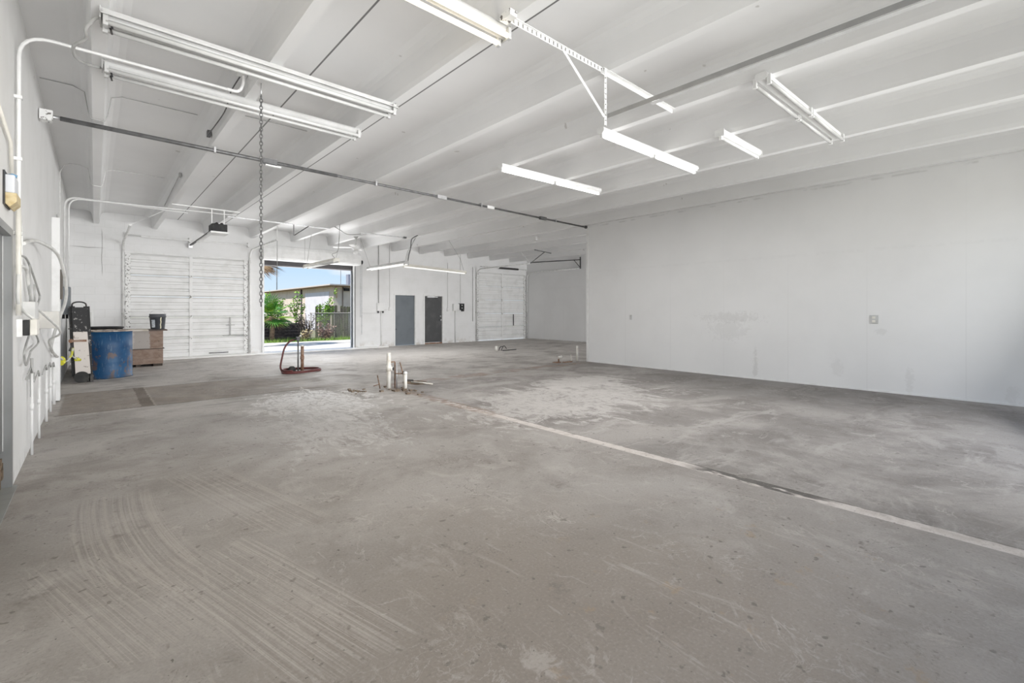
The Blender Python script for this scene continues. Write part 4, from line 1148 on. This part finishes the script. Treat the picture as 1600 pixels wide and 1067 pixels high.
def crate_material(patch):
    n = NT('weathered_crate' + ('_patched' if patch else ''))
    x, y, z = n.xyz(n.P)
    f = n.noise(n.scale(n.P, (1, 1, 3)), 5, 7, 0.65)
    g = n.noise(n.P, 14, 5, 0.65)
    c = n.mix(n.ss(f, 0.35, 0.65), (0.24, 0.165, 0.125), (0.33, 0.25, 0.205))
    c = n.mix(n.mul(n.ss(g, 0.60, 0.70), 0.85), c, (0.05, 0.04, 0.035))
    c = n.mix(n.mul(n.ss(g, 0.42, 0.32), 0.5), c, (0.46, 0.38, 0.32))
    if patch:
        w = n.M('ADD', x, n.mul(n.M('SUBTRACT', f, 0.5), 0.16))
        p_ = n.ss(w, 0.235, 0.215)
        pc = n.mix(n.ss(n.M('ADD', w, 0.0), -0.12, -0.06), (0.60, 0.57, 0.54), (0.42, 0.385, 0.36))
        pc = n.mix(n.mul(n.ss(g, 0.58, 0.7), 0.5), pc, (0.28, 0.22, 0.19))
        c = n.mix(p_, c, pc)
    n.color(c)
    n.rough(0.85)
    n.bump(g, 0.3, 0.01)
    return n.m
t = thing('wooden_crate', 'weathered brown crate with a pale patch behind the blue drum', 'crate', (0.78, 14.42, 0))
MB().box(0.30, 1.27, 14.42, 15.2, 0.44, 0.875).build('upper_box', crate_material(True), t, 0.006)
MB().box(0.30, 1.27, 14.42, 15.2, 0.06, 0.425).build('lower_box', crate_material(False), t, 0.006)
MB().box(0.32, 1.30, 14.44, 15.18, 0.425, 0.44).build('seam_board', mat('dark_wood', (0.07, 0.055, 0.045), 0.8), t)
for (x0, x1) in ((0.32, 0.52), (0.74, 0.84), (1.08, 1.26)):
    MB().box(x0, x1, 14.44, 15.18, 0.0, 0.06).build('skid', mat('dark_wood', (0.07, 0.055, 0.045), 0.8), t)
t = thing('plywood_board', 'plywood board with a pale left half lying on the crate', 'board', (0.75, 14.8, 0.875))
MB().box(0.14, 0.98, 14.36, 15.25, 0.877, 0.912).build('pale_sheet', mat('pale_plywood', (0.66, 0.62, 0.55), 0.7, 0, (0.52, 0.47, 0.40)), t)
MB().box(0.98, 1.35, 14.36, 15.25, 0.875, 0.905).build('dark_sheet', mat('dark_plywood', (0.16, 0.12, 0.10), 0.8, 0, (0.10, 0.08, 0.07)), t)

t = thing('plastic_bucket', 'charcoal plastic bucket with a pale drip on the crate top', 'bucket', (1.18, 14.7, 0.905))
bxc, byc, bz = 1.18, 14.66, 0.906
MB().lathe([(0.0, 0.0), (0.135, 0.0), (0.142, 0.01), (0.165, 0.30), (0.178, 0.305), (0.178, 0.335), (0.170, 0.34), (0.170, 0.37), (0.176, 0.38), (0.166, 0.385), (0.15, 0.37), (0.13, 0.03), (0.0, 0.03)], (bxc, byc, bz), 36).build('shell', mat('charcoal_plastic', (0.055, 0.06, 0.07), 0.5, 0, (0.08, 0.085, 0.095)), t)
def wrap(a0, a1, z0, z1, dr, m, name, wav=0.0):
    vs = []
    N = 8
    rows = 8
    for j in range(rows + 1):
        z = z0 + (z1 - z0) * j / rows
        r = 0.142 + 0.023 * (z - 0.01) / 0.29 + dr
        for i in range(N + 1):
            a = a0 + (a1 - a0) * i / N + wav * math.sin(j * 1.7)
            vs.append((bxc + r * math.cos(a), byc + r * math.sin(a), bz + z))
    fs = [(j * (N + 1) + i, j * (N + 1) + i + 1, (j + 1) * (N + 1) + i + 1, (j + 1) * (N + 1) + i) for j in range(rows) for i in range(N)]
    MB().add(vs, fs, True).build(name, m, t)
wrap(-2.55, -2.0, 0.05, 0.24, 0.002, mat('paper_label', (0.62, 0.66, 0.70), 0.6, 0, (0.30, 0.33, 0.37), sc=45), 'label')
wrap(-1.32, -1.17, 0.02, 0.30, 0.003, mat('cream_drip', (0.80, 0.76, 0.55), 0.5), 'drip', 0.03)
pts = []
for k in range(13):
    a = PI * k / 12
    pts.append((bxc - 0.17 * math.cos(a) * 0.9, byc + 0.02, bz + 0.37 + 0.12 * math.sin(a)))
MB().tube(pts, 0.004, 6).build('handle', STEELL, t)

# ------------------------------------------------------------------ floor fittings
def stub(name, label, cat, p, q, r, m, r2=None):
    return tag(MB().cyl(p, q, r, 14, r2).build(name, m, loc=p), label, cat)
t = thing('pvc_pipe', 'taller white standpipe with a side outlet rising from the floor cut', 'pipe', (3.82, 7.45, 0))
MB().cyl((3.82, 7.45, 0), (3.82, 7.45, 0.64), 0.036, 16).build('pipe_run', PVC, t)
MB().cyl((3.82, 7.45, 0.315), (3.82, 7.45, 0.42), 0.046, 16).cyl((3.82, 7.45, 0.36), (3.87, 7.39, 0.36), 0.036, 12).build('tee_fitting', PVC, t)
MB().cyl((3.868, 7.392, 0.36), (3.874, 7.385, 0.36), 0.030, 12).build('outlet_hole', BLACK, t)
t = thing('pvc_pipe', 'shorter capped white standpipe right of the taller one', 'pipe', (4.01, 7.21, 0))
MB().cyl((4.01, 7.21, 0), (4.01, 7.21, 0.29), 0.031, 16).build('pipe_run', PVC, t)
MB().lathe([(0.031, 0.0), (0.036, 0.0), (0.034, 0.025), (0.02, 0.04), (0.0, 0.042)], (4.01, 7.21, 0.28), 16).build('cap', WHITE, t)
t = thing('copper_pipe', 'thin bent supply pipe beside the taller white standpipe', 'pipe', (3.97, 7.51, 0))
MB().tube([(3.86, 7.46, 0.47), (3.95, 7.49, 0.47), (3.965, 7.50, 0.455), (3.97, 7.51, 0.0)], 0.012, 8).build('pipe_run', COPPER, t)
MB().tube([(4.0, 7.50, 0.45), (4.0, 7.50, 0.0)], 0.011, 8).build('return_pipe', STEELL, t)
MB().tube([(3.98, 7.50, 0.255), (4.10, 7.46, 0.25)], 0.012, 8).build('cross_pipe', COPPER, t)
t = thing('copper_pipe', 'slanted copper pipe leaning between the two white standpipes', 'pipe', (4.1, 7.5, 0))
MB().tube([(4.03, 7.44, 0.46), (4.11, 7.42, 0.16), (4.14, 7.41, 0.0)], 0.011, 8).build('pipe_run', COPPER, t)
MB().cyl((4.08, 7.42, 0.27), (4.13, 7.41, 0.27), 0.028, 10).build('valve', DARK, t)
for (x, y, dx, lab) in ((3.74, 7.62, -0.02, 'short rusty rod left of the taller white standpipe'),):
    tag(MB().tube([(x, y, 0), (x + dx, y, 0.10), (x + dx * 2.5, y, 0.24)], 0.010, 6).tube([(x, y, 0.08), (x - 0.1, y + 0.05, 0.05)], 0.009, 6).build('bent_rod', COPPER, loc=(x, y, 0)), lab, 'rod')
tag(MB().tube([(4.42, 7.72, 0.035), (4.55, 7.52, 0.03), (4.66, 7.36, 0.012)], 0.014, 8).build('wood_stick', PVC), 'pale stick lying across the broken floor pit', 'stick')
mb = MB()
for k in range(22):
    a = random.uniform(0, 2 * PI)
    x, y = 3.92 + random.gauss(0, 0.10), 7.25 + random.gauss(0, 0.28)
    r = random.uniform(0.012, 0.03)
    mb.box(x - r, x + r, y - r * 1.3, y + r, 0, r * 0.9)
tag(mb.build('rubble', DIRT), 'brown rubble crumbs around the floor pipes', 'rubble', kind='stuff')
mb = MB()
for k in range(30):
    x, y = 3.30 + random.gauss(0, 0.09), 7.62 + random.gauss(0, 0.09)
    r = random.uniform(0.006, 0.022)
    mb.box(x - r, x + r, y - r, y + r, 0, r)
tag(mb.build('dirt_crumbs', DIRT), 'small brown heap of dirt left of the floor pipes', 'dirt', kind='stuff')
tag(MB().tube([(4.36, 7.92, 0.0), (4.42, 7.9, 0.05), (4.55, 7.88, 0.03)], 0.02, 8).build('pipe_elbow', DARK), 'dark pipe elbow lying at the edge of the floor pit', 'pipe')

# hose stand
t = thing('hose_standpipe', 'grey standpipe with a red hose coiled on the floor before the open bay', 'standpipe', (3.42, 11.02, 0))
MB().cyl((3.42, 11.02, 0), (3.42, 11.02, 0.76), 0.016, 12).build('pipe_run', STEEL, t)
MB().box(3.385, 3.45, 10.99, 11.05, 0.70, 0.78).cyl((3.34, 11.02, 0.72), (3.42, 11.02, 0.74), 0.02, 10).build('hose_bib', DARK, t)
MB().cyl((3.45, 11.0, 0.79), (3.475, 10.99, 0.82), 0.018, 10).build('valve_handle', CREAM, t)
pts = [(3.36, 11.02, 0.72), (3.26, 11.05, 0.69), (3.15, 11.06, 0.55), (3.08, 11.02, 0.32), (3.03, 10.95, 0.14), (3.04, 10.88, 0.05)]
cx_, cy_ = 3.42, 10.86
N = 56
for i in range(N):
    a = 3.35 + 2 * PI * 2.15 * i / N
    R = 0.40 + 0.03 * math.sin(i * 0.7) - 0.02 * (i / N)
    pts.append((cx_ + R * math.cos(a), cy_ + 0.8 * R * math.sin(a), 0.022 + 0.022 * (i / (N / 2.15))))
MB().tube(smooth_path(pts, 4), 0.019, 8).build('hose', HOSE, t)
t = thing('post_stub', 'rusty brown steel post stub beside the hose standpipe', 'post', (3.53, 11.08, 0))
MB().cyl((3.53, 11.08, 0), (3.53, 11.08, 0.575), 0.034, 14).build('post', RUSTY, t)
MB().lathe([(0.036, 0.26), (0.042, 0.27), (0.042, 0.33), (0.036, 0.34)], (3.53, 11.08, 0), 14).build('collar', RUSTY, t)
MB().lathe([(0.034, 0.555), (0.038, 0.56), (0.038, 0.58), (0.0, 0.582)], (3.53, 11.08, 0), 14).build('cap', CREAM, t)
tag(MB().lathe([(0.0, 0.0), (0.075, 0.0), (0.08, 0.04), (0.07, 0.09), (0.04, 0.12), (0.0, 0.125)], (3.30, 11.06, 0.0), 20).build('rubber_dome', RUBBER), 'round dark cap inside the red hose coil', 'cap')
# other stubs
t = thing('floor_stub', 'low white stub with cut cables in the far right of the floor', 'pipe', (10.25, 12.1, 0))
MB().cyl((10.2, 12.1, 0), (10.2, 12.1, 0.16), 0.045, 12).build('pipe_run', PVC, t)
MB().tube(smooth_path([(10.28, 12.05, 0), (10.33, 12.05, 0.12), (10.45, 12.03, 0.14)]), 0.014, 8).tube(smooth_path([(10.33, 12.0, 0), (10.46, 12.0, 0.16), (10.58, 12.0, 0.06)]), 0.014, 8).build('cut_cable', DARK, t)
MB().box(10.35, 10.95, 11.9, 11.96, 0, 0.025).build('flat_bar', DARK, t)
t = thing('floor_stub', 'small rusty valve stub in crumbled dirt left of the partition end', 'pipe', (9.17, 8.3, 0))
MB().cyl((9.17, 8.3, 0), (9.17, 8.3, 0.13), 0.022, 10).build('pipe_run', COPPER, t)
MB().cyl((9.13, 8.28, 0.13), (9.24, 8.25, 0.15), 0.035, 10).build('valve', PVC, t)
MB().box(8.98, 9.15, 8.2, 8.35, 0, 0.02).box(9.2, 9.5, 8.1, 8.2, 0, 0.018).build('rubble', RUSTY, t)
tag(MB().cyl((9.75, 8.15, 0), (9.75, 8.15, 0.42), 0.028, 14).build('pvc_pipe', PVC, loc=(9.75, 8.15, 0)), 'slim white pipe standing in front of the partition end', 'pipe')
tag(MB().cyl((9.66, 8.28, 0), (9.64, 8.28, 0.18), 0.02, 10, 0.004).build('pipe_shard', PVC, loc=(9.66, 8.28, 0)), 'short pointed white pipe shard left of the slim pipe', 'pipe')

# ------------------------------------------------------------------ outside the open bay
CONC = mat('pale_concrete', (0.60, 0.57, 0.53), 0.8, 0, (0.52, 0.49, 0.455), sc=1.2, bump=0.1)  # one even pale tone for the concrete
mb = MB().box(-40, 60, 16.6, 21.5, -0.2, -0.005)
tag(mb.build('exterior_apron', CONC), 'pale concrete apron outside the open bay', 'pavement', kind='structure')
tag(MB().box(-40, 60, 19.6, 19.72, -0.004, 0.0).build('apron_joint', mat('dark_joint', (0.16, 0.155, 0.15), 0.9)), 'dark joint line across the apron outside', 'joint', kind='structure')
mb = MB().box(-60, 90, 21.5, 120, -0.2, -0.02).box(-60, 90, -60, YB - 0.2, -0.2, -0.02)
tag(mb.build('exterior_ground', mat('sandy_ground', (0.22, 0.20, 0.13), 0.9, 0, (0.13, 0.15, 0.06), sc=1.5)), 'weedy ground beyond the apron', 'ground', kind='structure')

G1 = mat('grass_green', (0.20, 0.36, 0.06), 0.7, 0, (0.30, 0.40, 0.10), sc=3)
LEAF = mat('leaf_green', (0.19, 0.38, 0.045), 0.55, 0, (0.32, 0.48, 0.06), sc=2.5)
PALMG = mat('palm_green', (0.06, 0.20, 0.03), 0.5, 0, (0.16, 0.33, 0.05), sc=2.5)
PALMB = mat('palm_lime', (0.30, 0.44, 0.04), 0.5, 0, (0.20, 0.38, 0.05), sc=2.5)
DEADF = mat('dead_frond', (0.36, 0.24, 0.13), 0.8, 0, (0.24, 0.15, 0.09), sc=5)
PALE_DEAD = mat('straw', (0.52, 0.44, 0.27), 0.8, 0, (0.40, 0.33, 0.20), sc=4)
PINKDRY = mat('dry_pinkish', (0.42, 0.29, 0.24), 0.85, 0, (0.30, 0.19, 0.16), sc=5)
BARK = mat('palm_bark', (0.30, 0.21, 0.15), 0.9, 0, (0.16, 0.11, 0.08), sc=10, bump=0.4)
TWIG = mat('grey_twig', (0.19, 0.155, 0.15), 0.9, 0, (0.12, 0.10, 0.10), sc=6)

mb = MB()
for k in range(4200):
    x = random.uniform(3.6, 13.5)
    y = random.uniform(21.45, 22.7)
    h = random.uniform(0.05, 0.20) * (1.2 if random.random() < 0.2 else 0.8)
    a = random.uniform(0, PI)
    w = 0.010
    dx, dy = math.cos(a) * w, math.sin(a) * w
    lx, ly = random.uniform(-0.05, 0.05), random.uniform(-0.05, 0.05)
    mb.add([(x - dx, y - dy, -0.02), (x + dx, y + dy, -0.02), (x + lx, y + ly, h)], [(0, 1, 2)])
tag(mb.build('grass', G1), 'strip of bright green grass and weeds along the apron', 'grass', kind='stuff')

def fan_frond(mb, base, dirv, L, n=22, spread=2.3, fold=0.25, droop=0.25, w=0.03, rs=random):
    """A fan palm leaf: leaflets radiating from the stalk tip."""
    d = Vector(dirv).normalized()
    side = d.cross(Vector((0, 0, 1)))
    if side.length < 0.1:
        side = Vector((1, 0, 0))
    side.normalize()
    nrm = side.cross(d).normalized()
    b = Vector(base)
    for i in range(n):
        a = -spread / 2 + spread * i / (n - 1)
        u = (d * math.cos(a) + side * math.sin(a) + nrm * fold * abs(math.sin(a)) * 0.5).normalized()
        l = L * (1 - 0.25 * abs(a) / (spread / 2)) * rs.uniform(0.85, 1.1)
        s_ = u.cross(nrm).normalized() * w
        p1 = b + u * l * 0.5
        p2 = b + u * l - Vector((0, 0, droop * l))
        mb.add([b, p1 - s_ + nrm * 0.006, p1 + s_ - nrm * 0.006, p2], [(0, 1, 2), (1, 3, 2)])
    return mb
def palm(label, x, y, h, specs, m_live, trunk_r, loc_group=None):
    t = thing('palm', label, 'palm', (x, y, 0), loc_group)
    pts = [(x, y, -0.05), (x + 0.03, y, h * 0.5), (x, y, h)]
    MB().tube(pts, [trunk_r * 1.15, trunk_r, trunk_r * 0.9], 12).build('trunk', BARK, t)
    for (az, el, stalk, L, m, w) in specs:
        d = Vector((math.cos(az) * math.cos(el), math.sin(az) * math.cos(el), math.sin(el)))
        b = Vector((x, y, h)) + d * stalk
        mb = MB().tube([(x, y, h - 0.03), b], 0.012, 6)
        fan_frond(mb, b, d, L, 15, 2.2, 0.3, 0.18 if el > 0 else 0.05, w)
        mb.build('frond', m, t)
    return t
rr = random.Random(3)
specs = []
for k in range(34):
    az = 2 * PI * k / 34 * 3 + rr.uniform(-0.2, 0.2)
    el = rr.choice((1.3, 0.95, 0.6, 0.25, -0.1, -0.35))
    specs.append((az, el, rr.uniform(0.2, 0.55), rr.uniform(0.65, 0.9), PALMB if k % 3 == 0 else PALMG, 0.022))
for k in range(9):
    specs.append((-2.6 + k * 0.42, rr.uniform(-0.75, -0.25), 0.25, rr.uniform(0.6, 0.85), PALE_DEAD if k > 5 else DEADF if k % 2 else PALMG, 0.022))
palm('bright green fan palm with a ragged brown trunk beyond the apron', 5.86, 22.5, 1.12, specs, PALMG, 0.10)
specs = [(-0.15 + k * 0.5, -0.35 - 0.10 * (k % 3), 0.45, 0.85, DEADF, 0.03) for k in range(15)] + [(k * 0.7, 0.7, 0.5, 0.9, PALMG, 0.03) for k in range(9)]
palm('tall palm just left of the open bay with dead brown fronds hanging down', 4.38, 19.4, 3.3, specs, PALMG, 0.14)

def shrub(label, cat, x, y, stems, leaf_m, leaf_n, leaf_l, stem_m=None, name='shrub', seed=1, bend_=0.1, tip_only=0.3):
    R = random.Random(seed)
    t = thing(name, label, cat, (x, y, 0))
    sb, lb = MB(), MB()
    for (dx, dy, h) in stems:
        pts = [Vector((x + R.uniform(-.06, .06), y + R.uniform(-.06, .06), -0.03)), Vector((x + dx * 0.4 + R.uniform(-bend_, bend_), y + dy * 0.4, h * 0.5)), Vector((x + dx, y + dy, h))]
        sp_ = smooth_path(pts, 6)
        sb.tube(sp_, 0.011, 5)
        for k in range(leaf_n):
            f = R.uniform(tip_only, 1.0)
            p = sp_[min(int(f * (len(sp_) - 1)), len(sp_) - 1)] + Vector((R.uniform(-.07, .07), R.uniform(-.07, .07), R.uniform(-.05, .07)))
            a = R.uniform(0, 2 * PI)
            u = Vector((math.cos(a), math.sin(a), R.uniform(-0.5, 0.9))).normalized() * leaf_l * R.uniform(0.7, 1.2)
            s_ = u.cross(Vector((R.uniform(-1, 1), R.uniform(-1, 1), 1))).normalized() * leaf_l * 0.28
            lb.add([p, p + u * 0.5 - s_, p + u, p + u * 0.5 + s_], [(0, 1, 2, 3)])
    sb.build('stem', stem_m or TWIG, t)
    lb.build('foliage', leaf_m, t)
    return t
R = random.Random(11)
shrub('tall light-green leafy shrub with one long upright shoot beyond the fence', 'shrub', 8.05, 22.55,
      [(0.78, 0.05, 2.50), (0.5, 0.1, 2.05), (0.35, 0.0, 1.8), (0.1, 0.1, 1.75), (-0.1, 0.0, 1.65), (0.25, -0.1, 1.6), (0.6, 0.1, 1.6), (0.0, 0.1, 1.4), (0.45, -0.05, 1.35)], LEAF, 75, 0.12, seed=5, tip_only=0.45)
shrub('green leafy shrub rising between the fan palm and the long-shoot shrub', 'shrub', 7.25, 23.6,
      [(0.05, 0.0, 2.35), (0.25, 0.1, 2.15), (-0.15, 0.0, 2.0), (0.4, 0.0, 1.7), (-0.3, 0.1, 1.7)], LEAF, 80, 0.13, seed=6, tip_only=0.5)
shrub('leafless grey-brown thicket in the middle behind the apron', 'shrub', 7.35, 22.5,
      [(R.uniform(-0.5, 0.55), R.uniform(-.2, .2), R.uniform(0.6, 1.25)) for _ in range(34)], mat('dull_brown_leaf', (0.17, 0.13, 0.11), 0.9, 0, (0.22, 0.20, 0.12), sc=4), 28, 0.09, seed=7, tip_only=0.1)
shrub('dry pinkish-brown bush at the foot of the chain-link fence', 'shrub', 8.05, 21.95,
      [(R.uniform(-0.4, 0.45), R.uniform(-.15, .15), R.uniform(0.3, 0.85)) for _ in range(20)], PINKDRY, 26, 0.10, seed=8, tip_only=0.15)
shrub('pale straw-coloured weed clump before the dark block wall', 'weed', 7.05, 21.9,
      [(R.uniform(-0.35, 0.4), R.uniform(-.1, .1), R.uniform(0.2, 0.5)) for _ in range(16)], PALE_DEAD, 16, 0.10, seed=9, name='dry_weed', tip_only=0.2)

shrub('dense green bush behind the fan palm, over the dark block wall', 'shrub', 6.1, 23.8,
      [(R.uniform(-0.9, 0.8), R.uniform(-.2, .2), R.uniform(1.3, 2.35)) for _ in range(16)], LEAF, 70, 0.13, seed=12, tip_only=0.4)
# dark low block wall behind the palm
n = NT('dark_rough_block')
x, y, z = n.xyz(n.P)
fr = n.M('FRACT', n.M('DIVIDE', z, 0.145))
c = n.mix(n.ss(n.noise(n.P, 9, 5), 0.35, 0.65), (0.035, 0.028, 0.03), (0.075, 0.06, 0.06))
c = n.mix(n.mul(n.ss(fr, 0.86, 0.93), n.ss(n.noise(n.P, 4, 4), 0.4, 0.6), 0.9), c, (0.30, 0.26, 0.25))
n.color(c)
n.rough(0.9)
tag(MB().box(4.6, 7.3, 23.2, 23.4, -0.05, 0.78).build('block_wall', n.m), 'low dark block wall in courses behind the fan palm', 'low wall', kind='thing')

# chain-link fence
t = thing('chain_link_fence', 'galvanised chain-link fence with a top rail beyond the apron', 'fence', (9.5, 22.2, 0))
ZT = 1.26
MB().cyl((7.4, 22.2, ZT), (12.6, 22.2, ZT), 0.014, 8).build('top_rail', mat('dull_zinc', (0.36, 0.35, 0.33), 0.6, 0.2), t)
for xp in (7.45, 9.28, 11.4):
    MB().cyl((xp, 22.22, -0.05), (xp, 22.22, ZT + 0.04), 0.022, 8).build('post', mat('dull_zinc', (0.36, 0.35, 0.33), 0.6, 0.2), t)
mb = MB()
st = 0.075
x0f, x1f = 7.45, 12.5
Hf = ZT
k = 0
xx = x0f - Hf
while xx < x1f:
    for sgn in (1, -1):
        a = Vector((xx, 22.2, 0.02)) if sgn > 0 else Vector((xx + Hf, 22.204, 0.02))
        b = Vector((xx + Hf, 22.2, Hf)) if sgn > 0 else Vector((xx, 22.204, Hf))
        lo, hi = (a, b) if a.x < b.x else (b, a)
        if hi.x <= x0f or lo.x >= x1f:
            continue
        def clip(px_):
            f = (px_ - lo.x) / (hi.x - lo.x)
            return lo + (hi - lo) * f
        l2 = clip(x0f) if lo.x < x0f else lo
        h2 = clip(x1f) if hi.x > x1f else hi
        mb.tube([l2, h2], 0.0032, 3, cap=False)
    xx += st
mb.build('wire_mesh', mat('fence_wire', (0.42, 0.43, 0.38), 0.5, 0.3), t)

# weathered wooden fence behind
def picket_material():
    n = NT('mossy_pickets')
    x, y, z = n.xyz(n.P)
    f = n.noise(n.scale(n.P, (6, 1, 0.7)), 3, 6, 0.65)
    c = n.mix(n.ss(f, 0.35, 0.65), (0.075, 0.062, 0.05), (0.155, 0.13, 0.105))
    c = n.mix(n.mul(n.ss(n.noise(n.scale(n.P, (4, 1, 1)), 1.5, 4), 0.4, 0.6), 0.6), c, (0.17, 0.19, 0.09))
    n.color(c)
    n.rough(0.9)
    return n.m
t = thing('wooden_fence', 'weathered brown-green picket fence behind the chain-link', 'fence', (9.6, 22.9, 0))
mb = MB()
x = 7.9
rr = random.Random(21)
while x < 13.2:
    w = 0.135
    top = 1.62 + rr.uniform(-0.05, 0.05)
    if abs(x - 8.93) < 0.09:
        top = 1.32
    dy = rr.uniform(-0.012, 0.012)
    if rr.random() > 0.04:
        mb.prism([(x, 0.03), (x + w, 0.03), (x + w, top - 0.04), (x + w - 0.03, top), (x + 0.03, top), (x, top - 0.04)], 'y', 22.9 + dy, 22.92 + dy)
    x += w + rr.choice((0.006, 0.01, 0.012, 0.03))
mb.build('pickets', picket_material(), t)
MB().box(7.9, 13.2, 22.925, 22.97, 0.35, 0.43).box(7.9, 13.2, 22.925, 22.97, 1.2, 1.28).build('rail', mat('dark_wood', (0.07, 0.055, 0.045), 0.8), t)

# neighbouring building
CREAMW = mat('cream_stucco', (0.62, 0.54, 0.46), 0.85, 0, (0.56, 0.48, 0.41), sc=1.5)
LILAC = mat('shade_tinted_panel', (0.62, 0.61, 0.66), 0.7, 0, (0.58, 0.57, 0.61), sc=2)  # pale side panel, with the lilac cast of its shade put in the colour
t = thing('neighbour_building', 'low cream building with a flat overhanging roof behind the fences', 'building', (16, 36, 0))
MB().box(11.45, 24, 29.9, 46, -0.2, 2.98).build('wall', CREAMW, t)
MB().box(11.42, 11.45, 30.6, 35.2, -0.1, 2.62).build('side_panel', LILAC, t)
MB().box(11.0, 24.5, 29.3, 46.5, 2.98, 3.06).build('roof_slab', mat('roof_edge', (0.55, 0.50, 0.46), 0.8), t)
MB().box(11.05, 24.4, 29.35, 46.4, 2.93, 2.98).build('soffit', mat('brown_soffit', (0.24, 0.15, 0.08), 0.8), t)
MB().cyl((11.40, 36.0, -0.1), (11.40, 36.0, 2.93), 0.06, 8).build('downspout', mat('purple_grey_pipe', (0.10, 0.085, 0.10), 0.6), t)
MB().cyl((12.05, 29.86, -0.1), (12.05, 29.86, 2.93), 0.03, 8).build('wall_conduit', mat('brown_pipe', (0.25, 0.18, 0.13), 0.7), t)
MB().box(12.12, 12.45, 29.72, 29.9, 2.66, 2.84).build('wall_lamp', BLACK, t)
MB().box(11.6, 11.68, 29.84, 29.9, 2.2, 2.9).build('eave_bracket', mat('wood_bracket', (0.50, 0.36, 0.22), 0.8), t)
tag(MB().box(12.85, 13.15, 30.9, 31.3, 3.12, 3.85).box(12.8, 13.2, 30.85, 31.35, 3.06, 3.12).build('roof_vent', mat('vent_grey', (0.24, 0.25, 0.30), 0.6)), 'grey vent box standing on the roof of the cream building', 'vent')
tag(MB().cyl((12.05, 30.2, 3.06), (12.05, 30.2, 6.0), 0.02, 8).build('roof_mast', CORDG), 'thin mast rising from the front of the cream building roof', 'mast')
tag(MB().cyl((16.2, 60, 0), (16.2, 60, 11), 0.06, 8).bar((15.2, 60, 10.2), (17.2, 60, 10.2), 0.12).build('utility_pole', mat('weathered_pole', (0.30, 0.32, 0.34), 0.8)), 'distant thin utility pole above the fan palm', 'pole')
